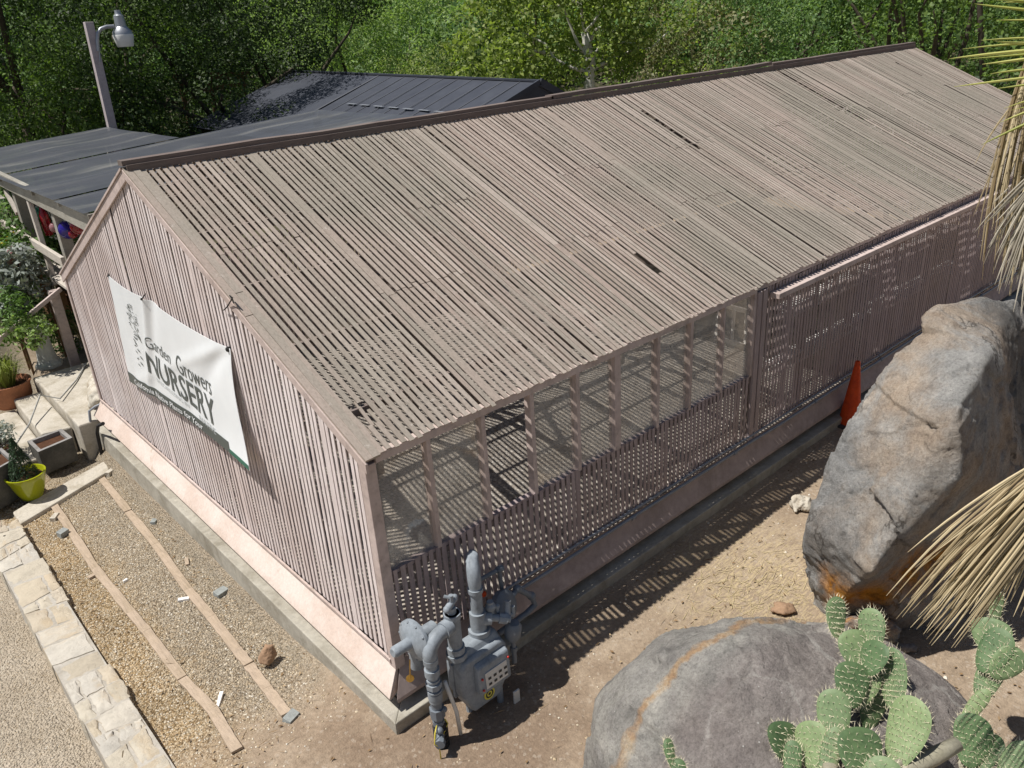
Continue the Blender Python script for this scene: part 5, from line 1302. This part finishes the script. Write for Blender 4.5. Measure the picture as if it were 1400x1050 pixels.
m = MB(); m.beam(on(39,271,0,.72), on(76,390,0,.62), .09, .12, (0, 1, 0)); build('brace', m, 'pale_timber', sh, bevel=.008)
m = MB(); m.beam(on(8,262,0,.72), on(24,292,0,.72), .07, .09); build('brace', m, 'pale_timber', sh)
m = MB(); m.beam(on(-30,285,0,.55), on(87,358,0,.55), .07, .17); build('rail', m, 'pale_timber', sh, bevel=.008)
m = MB(); m.beam(on(52,356,0,.75), on(104,392,0,.75), .34, .05); build('shelf', m, 'pale_timber', sh)
m = MB(); m.beam(on(62,345,0,1.1), on(104,375,0,1.1), .34, .05); m.beam(on(-10,265,0,1.5), on(14,277,0,1.5), .3, .16); m.beam(on(60,325,0,2.0), on(110,322,0,2.2), .4, .06); build('back_shelf', m, 'weathered_timber', sh)
balls = [(21,286,.10,'clear_glass','clear glass ball hanging leftmost below the beam'), (37,297,.155,'red_glass','red glass ball hanging beside the left grey post'), (34,281,.10,'clear_glass','clear glass ball hanging just above the red one'),
         (53,291,.12,'green_glass','pale green glass ball hanging between the brace and the red bottle'), (75,311,.10,'pink_glass','pink glass ball hanging low right of the red bottle'),
         (93,314,.17,'blue_glass','deep blue glass ball hanging under the beam'), (108,309,.15,'red_glass','red glass ball hanging right of the blue one'), (100,320,.08,'red_glass','small dark red glass ball hanging below between blue and red')]
for px, py, r_, mt, lab in balls:
    c = on(px, py, 0, .86); t = thing('glass_ball', lab, 'glass ball', tuple(c-Vector((0, 0, r_))), 'glass ornaments hung under the shade beam')
    m = MB(); m.ball(c, r_, n=20); build('globe', m, mt, t, smooth=True)
    m = MB(); m.tube([c+Vector((0, 0, r_*.95)), c+Vector((0, 0, r_*1.2))], r_*.22, 8); m.tube([c+Vector((0, 0, r_*1.2)), Vector((c.x-.08, c.y, 2.66))], .006, 5); build('hanger', m, 'lamp_metal', t)
c = on(62, 302, 0, .86); t = thing('glass_bottle', 'long dark red glass bottle ornament hanging beside the brace', 'glass bottle', tuple(c-Vector((0, 0, .3))))
m = MB(); m.lathe([(0, -.30), (.07, -.28), (.09, -.1), (.085, .12), (.045, .24), (.035, .30), (0, .30)], c, n=18); build('bottle', m, 'red_glass', t, smooth=50)
m = MB(); m.tube([c+Vector((0, 0, .3)), Vector((c.x-.08, c.y, 2.7))], .006, 5); build('hanger', m, 'lamp_metal', t)
for px, py, mt, lab in ((36,347,'clear_glass','clear round glass jar on the small dark plant table'), (18,353,'pink_glass','pink tinted glass jar on the small dark plant table')):
    c = on(px, py, 1, 12.9); t = thing('glass_jar', lab, 'glass jar', tuple(c-Vector((0, 0, .16))))
    m = MB(); m.lathe([(0, -.15), (.12, -.14), (.17, 0), (.12, .12), (.05, .17), (.05, .22), (.035, .22), (.035, .16), (0, .1)], c, n=20); build('vessel', m, mt, t, smooth=60)
c = on(28, 366, 1, 12.9); t = thing('plant_table', 'small dark table carrying the two glass jars among the plants', 'table', (c.x, c.y, -.8))
m = MB(); m.box(c.x-.45, c.x+.35, c.y-.2, c.y+.2, c.z-.04, c.z); build('tabletop', m, 'brown_timber', t)
for dx in (-.38, .28):
    for dy in (-.15, .15): m = MB(); m.box(c.x+dx-.02, c.x+dx+.02, c.y+dy-.02, c.y+dy+.02, -.8, c.z-.04); build('leg', m, 'brown_timber', t)

# ------------------------------------------------------------------ far pitched shade house
fs_ = thing('shade_house', 'pitched dark shade cloth house behind the lath roof', 'shade house', (12, 18, -1.2))
A1, A0 = Vector((13, 25, 3.91)), Vector((13, 11.45, 3.69)); dn = Vector((-4.4, 0, -1.45)); bk = Vector((2.6, 0, -1.3))
def rp(u, v, lift=0): return A1*(1-u)+A0*u+dn*v+Vector((-.31*lift, 0, .95*lift))
m = MB()
for i in range(20):
    for j in range(6):
        a, b, c, d = i/20, (i+1)/20, j/6, (j+1)/6; sg = lambda u, v: -.03*abs(math.sin(u*20*math.pi/2))*math.sin(math.pi*v)
        m.add([rp(a, c, sg(a, c)), rp(a, d, sg(a, d)), rp(b, d, sg(b, d)), rp(b, c, sg(b, c))], [(0,1,2,3)])
build('roof_cloth', m, 'dark_shade_cloth', fs_)
m = MB(); m.add([A1, A1+bk, A0+bk, A0], [(3,2,1,0)]); build('back_roof_cloth', m, 'dark_shade_cloth', fs_)
m = MB()
for u in [.44]+[.5+.05*i for i in range(10)]: m.beam(rp(u, 0, .008), rp(u, 1, .008), .10 if u == .44 else .035, .008, (0, 0, 1))
build('battens', m, 'batten_grey', fs_)
m = MB()
for i in range(8): m.beam(rp(.52+.055*i, .45, .03), rp(.555+.055*i, .45, .03), .10, .010, (0, 0, 1))
build('patch', m, 'conduit_grey', fs_)
m = MB(); m.beam(A1+Vector((0,0,.03)), A0+Vector((0,0,.03)), .12, .05); m.beam(A0+Vector((0,-.05,0)), A0+bk+Vector((0,-.05,0)), .06, .2); m.beam(A0+Vector((0,-.05,0)), A0+dn+Vector((0,-.05,0)), .06, .14); build('ridge_trim', m, 'dark_shade_cloth', fs_)
m = MB()
for (P_, q) in ((A1, 1), (A0, -1)):
    y_ = P_.y+.02*q; m.add([(P_.x, y_, P_.z-.05), (P_.x+dn.x, y_, P_.z+dn.z-.05), (P_.x+dn.x, y_, -1.4), (P_.x+bk.x, y_, -1.4), (P_.x+bk.x, y_, P_.z+bk.z-.05)], [(0,1,2,3,4)])
    build('end_wall', m, 'dark_shade_cloth', fs_); m = MB()
fp = thing('trellis', 'brown timber trellis bars in the shadow under the dark oaks', 'trellis', (7, 27, -1))
m = MB()
for a, b in (((236,104), (340,100)), ((240,108), (338,106)), ((255,126), (338,114))): m.beam(on(*a, 1, 27.5), on(*b, 1, 27.5), .12, .14)
build('rails', m, 'brown_timber', fp)
m = MB()
for a in ((245,104), (285,104), (330,104)): p = on(*a, 1, 27.6); m.beam((p.x, p.y, -1.5), p, .14, .14, (0, 1, 0))
build('posts', m, 'brown_timber', fp)

# ------------------------------------------------------------------ yard lamp
l0, l1 = on(153, 176, 1, 20.5), on(120.5, 30, 1, 20.5)
lp = thing('yard_lamp', 'yard lamp on a mauve timber pole beyond the flat shade roof', 'street lamp', (l0.x, l0.y, -1))
m = MB(); m.beam((l0.x-(l1.x-l0.x)*1.2, l0.y, -1.2), l1, .22, .20, (0, 1, 0)); build('pole', m, 'lamp_pole_paint', lp, bevel=.01)
dz = 20.38; pa = [on(*p, 1, dz) for p in ((134.5,70), (133,56), (133.5,45), (138,39.5), (146,36.5), (156,36))]
m = MB(); m.tube(pa, .05, 8); m.tube([on(135,62,1,dz), on(137,85,1,dz)], .02, 6); build('arm', m, 'lamp_metal', lp, smooth=60)
hc = on(168, 47, 1, dz); m = MB(); m.lathe([(0, .62), (.08, .62), (.08, .55), (.10, .50), (.135, .48), (.15, .2), (.25, .08), (.265, 0), (.24, 0)], hc, (0, 0, 1), 24); build('lamp_head', m, 'lamp_metal', lp, smooth=35)
m = MB(); m.lathe([(.262, .005), (.275, -.03), (.22, -.30), (.205, -.32), (0, -.32)], hc, (0, 0, 1), 24); build('lamp_shade', m, 'lamp_lens', lp, smooth=35)

# ------------------------------------------------------------------ trees beyond
def tr(px, d, **kw):
    x, y = heading(px, d); return x, y
def T_(label, px, d, z, h, rx, rz, mat, ncl, per, L_, bark='oak_bark', group='trees beyond the sheds', **kw):
    x, y = heading(px, d); return tree(kw.pop('name', 'oak_tree'), label, x, y, z, h, rx, rz, mat, bark, ncl, per, L_, group=group, **kw)
T_('broad dark oak filling the top left corner of the picture', 0, 33, -1.3, 12.5, 5.2, 5.2, 'oak_leaf', 72, 430, .12, lo=.72)
T_('dark oak directly behind the yard lamp', 150, 37, -1.6, 12.5, 5.0, 6.0, 'dark_oak_leaf', 66, 360, .13, lo=.72)
T_('shadowy oak leaning over the left end of the pitched shade house', 285, 33.0, -1.6, 12, 4.4, 5.6, 'dark_oak_leaf', 62, 380, .125, lo=.72)
T_('dark oak with sunlit crown left of the bright green tree', 385, 38, -1.8, 12.5, 4.2, 6.2, 'dark_oak_leaf', 58, 360, .13, lo=.72)
T_('smaller oak low behind the flat shade roof at the left edge', 45, 31, -1.3, 6.2, 3.0, 3.4, 'oak_leaf', 70, 190, .13)
T_('low dark oak right of the yard lamp pole', 208, 31.5, -1.3, 5.8, 2.8, 3.2, 'dark_oak_leaf', 70, 190, .13)
T_('low sunlit oak just left of the yard lamp pole', 118, 31, -1.3, 6.6, 2.6, 3.5, 'oak_leaf', 60, 190, .13)
T_('tall bright leaved tree at the top left of centre', 490, 44, -2, 12.5, 5.2, 6.4, 'bright_leaf', 100, 150, .16, name='broadleaf_tree')
T_('round willow like tree with fine olive leaves behind the shade house', 600, 36, -2, 6.6, 3.5, 4.2, 'willow_leaf', 120, 190, .13, name='willow_tree', asp=.35)
T_('shorter fine leaved tree right of the round willow', 690, 33, -2, 5.6, 2.7, 3.6, 'willow_leaf', 90, 210, .13, name='willow_tree', asp=.35)
T_('low leafy tree in front of the bright leaved one', 520, 35, -2, 5.6, 2.3, 3.6, 'bright_leaf', 60, 130, .16, name='broadleaf_tree')
# sycamore with pale forked trunk
x, y = heading(806, 34); sy = thing('sycamore_tree', 'open sycamore with a white forked trunk at top centre', 'tree', (x, y, -2), 'trees beyond the sheds')
m = MB(); tr_ = lambda px, py, dd=0: (lambda p: Vector((p.x, p.y, p.z)))(atd(px, py, 35+dd))
root = Vector((x, y, -2.2)); fork = tr_(800, 45)
m.tube([root, tr_(806,112), tr_(808,90), tr_(803,65), fork], [.27, .23, .21, .19, .16], 10)
br = [[(800,45), (795,20), (796,-10), (800,-60)], [(803,62), (815,40), (820,38), (842,44), (860,36)], [(800,45), (812,30), (838,-10)], [(806,80), (790,60), (782,40), (770,10), (775,-25)],
      [(806,100), (780,92), (758,80), (745,60), (718,45), (700,38)], [(745,72), (725,68), (705,74)], [(807,95), (830,85), (862,70), (890,66), (915,42)], [(804,70), (790,70), (778,66)], [(805,85), (822,62), (850,58), (880,60)], [(796,10), (775,-5), (758,15), (742,8)],
      [(806,105), (812,112), (815,100)]]
for i, b in enumerate(br): m.tube([tr_(a, c, .8*math.sin(i*2.1)*j/len(b)) for j, (a, c) in enumerate(b)], [.085*(1-.75*j/(len(b)-1)) for j in range(len(b))], 7)
build('trunk', m, 'white_bark', sy, smooth=True)
cl, rad = [], []
for i in range(190):
    px, py = rng.gauss(775, 75), rng.uniform(-75, 116)
    if abs(px-803) < 13 and py > 40 and rng.random() < .85: continue
    p = tr_(px, py, rng.uniform(-2.2, 3)); cl.append(np.array(p-Vector((x, y, -2)))); rad.append(rng.uniform(.45, .95))
me = mesh_quads('crown', clump_leaves(cl, rad, 150, .175, .8, out=.5, rnd=.8), 'sycamore_leaf'); o = bpy.data.objects.new('crown', me); link(o, sy)
T_('olive brown tree right of the sycamore', 925, 38, -2.2, 8.2, 3.0, 4.6, 'olive_leaf', 90, 170, .14, name='olive_tree')
T_('yellow green low tree beneath the olive brown one', 965, 33, -2, 5.9, 2.1, 3.2, 'sycamore_leaf', 50, 110, .17, name='broadleaf_tree')
T_('large dense green oak behind the middle of the ridge', 1075, 37, -2, 11, 4.6, 6.4, 'deep_green_leaf', 72, 430, .12, lo=.72)
T_('dense green oak behind the far end of the ridge', 1185, 36, -2, 10.5, 4.2, 6.2, 'deep_green_leaf', 72, 430, .12, lo=.72)
T_('dark limbed oak at the top right behind the roof end', 1290, 33, -2, 10.5, 4.0, 5.6, 'oak_leaf', 90, 120, .15, limbs=16)
T_('oak at the right edge behind the hanging palm skirt', 1400, 31, -2, 10.5, 4.4, 5.6, 'oak_leaf', 90, 120, .15, limbs=14)
T_('low dark oak just past the far roof corner', 1345, 28.5, -2, 5.2, 2.6, 3.0, 'dark_oak_leaf', 60, 120, .16, limbs=12)
hill_lab = ['dark', 'bright', 'olive']
q = 0
names = ['behind the dark oak at the top left', 'far behind the yard lamp', 'peeping between the two dark oaks', 'behind the shadowy left oaks', 'left of the hill gap', 'in the gap beside the round willow', 'behind the sycamore', 'between sycamore and olive tree', 'behind the olive brown tree', 'behind the dense green oaks', 'behind the far ridge end', 'behind the dark limbed oak', 'behind the palm skirt at top right']
for px in (20, 130, 235, 335, 430, 560, 720, 850, 960, 1060, 1170, 1280, 1390):
    d = (52, 56, 50, 58, 62, 75, 58, 56, 54, 54, 52, 50, 48)[q]; hgt = 14 if px != 560 else 11.5
    T_('distant tree '+names[q], px, d, -2.4, hgt, 5.6, hgt*.52, ['dark_oak_leaf', 'oak_leaf', 'dark_oak_leaf', 'dark_oak_leaf', 'bright_leaf', 'deep_green_leaf', 'willow_leaf', 'bright_leaf', 'olive_leaf', 'deep_green_leaf', 'bright_leaf', 'oak_leaf', 'deep_green_leaf'][q], 60, 60, .24, group='distant trees', limbs=3); q += 1
# wooded hillside far behind: reads as one mass
V = []
cl, rad = [], []
for i in range(420):
    a = rng.uniform(2, 82); d = rng.uniform(80, 170); x, y = CAM.x+d*math.cos(R(a)), CAM.y+d*math.sin(R(a)); cl.append(np.array([x, y, zg(x, y)+rng.uniform(1.5, 4)])); rad.append(rng.uniform(3, 5.5))
me = mesh_quads('distant_wood', clump_leaves(cl, rad, 9, .9, .7), 'deep_green_leaf'); o = bpy.data.objects.new('distant_wood', me); link(o)
tag(o, 'wooded hillside far behind all the trees', 'wood', kind='stuff')

# ------------------------------------------------------------------ light, sky, camera
sun_dir = Vector((-.43, .255, 1)).normalized()
ld = bpy.data.lights.new('sun', 'SUN'); ld.energy = 4.9; ld.angle = R(.53); ld.color = (1, .955, .89)
lo = bpy.data.objects.new('sun', ld); COL.objects.link(lo); lo.rotation_euler = sun_dir.to_track_quat('Z', 'Y').to_euler(); lo.location = (0, 0, 30)
w = bpy.data.worlds.new('World'); SC.world = w; w.use_nodes = True
nt = w.node_tree; bg = nt.nodes['Background']; sky = nt.nodes.new('ShaderNodeTexSky'); sky.sky_type = 'NISHITA'; sky.sun_disc = False
sky.sun_elevation = math.asin(sun_dir.z); sky.sun_rotation = math.atan2(sun_dir.x, sun_dir.y); sky.air_density = 1; sky.dust_density = 1; sky.ozone_density = 1
nt.links.new(sky.outputs[0], bg.inputs[0]); bg.inputs[1].default_value = .055
cd = bpy.data.cameras.new('camera'); cam = bpy.data.objects.new('camera', cd); COL.objects.link(cam)
cd.sensor_width = 36; cd.lens = F_PX/1400*36; cd.clip_end = 1000
cam.matrix_world = Matrix(((RT.x, UP.x, -FW.x, CAM.x*SCALE), (RT.y, UP.y, -FW.y, CAM.y*SCALE), (RT.z, UP.z, -FW.z, CAM.z*SCALE), (0, 0, 0, 1)))
SC.camera = cam
for o in list(COL.objects):
    if o.parent is None and o.type in ('MESH', 'EMPTY'): o.location *= SCALE; o.scale *= SCALE
SC.view_settings.view_transform = 'Standard'; SC.view_settings.look = 'None'; SC.view_settings.gamma = 1; SC.view_settings.exposure = .12
SC.cycles.max_bounces = 6; SC.cycles.transparent_max_bounces = 12
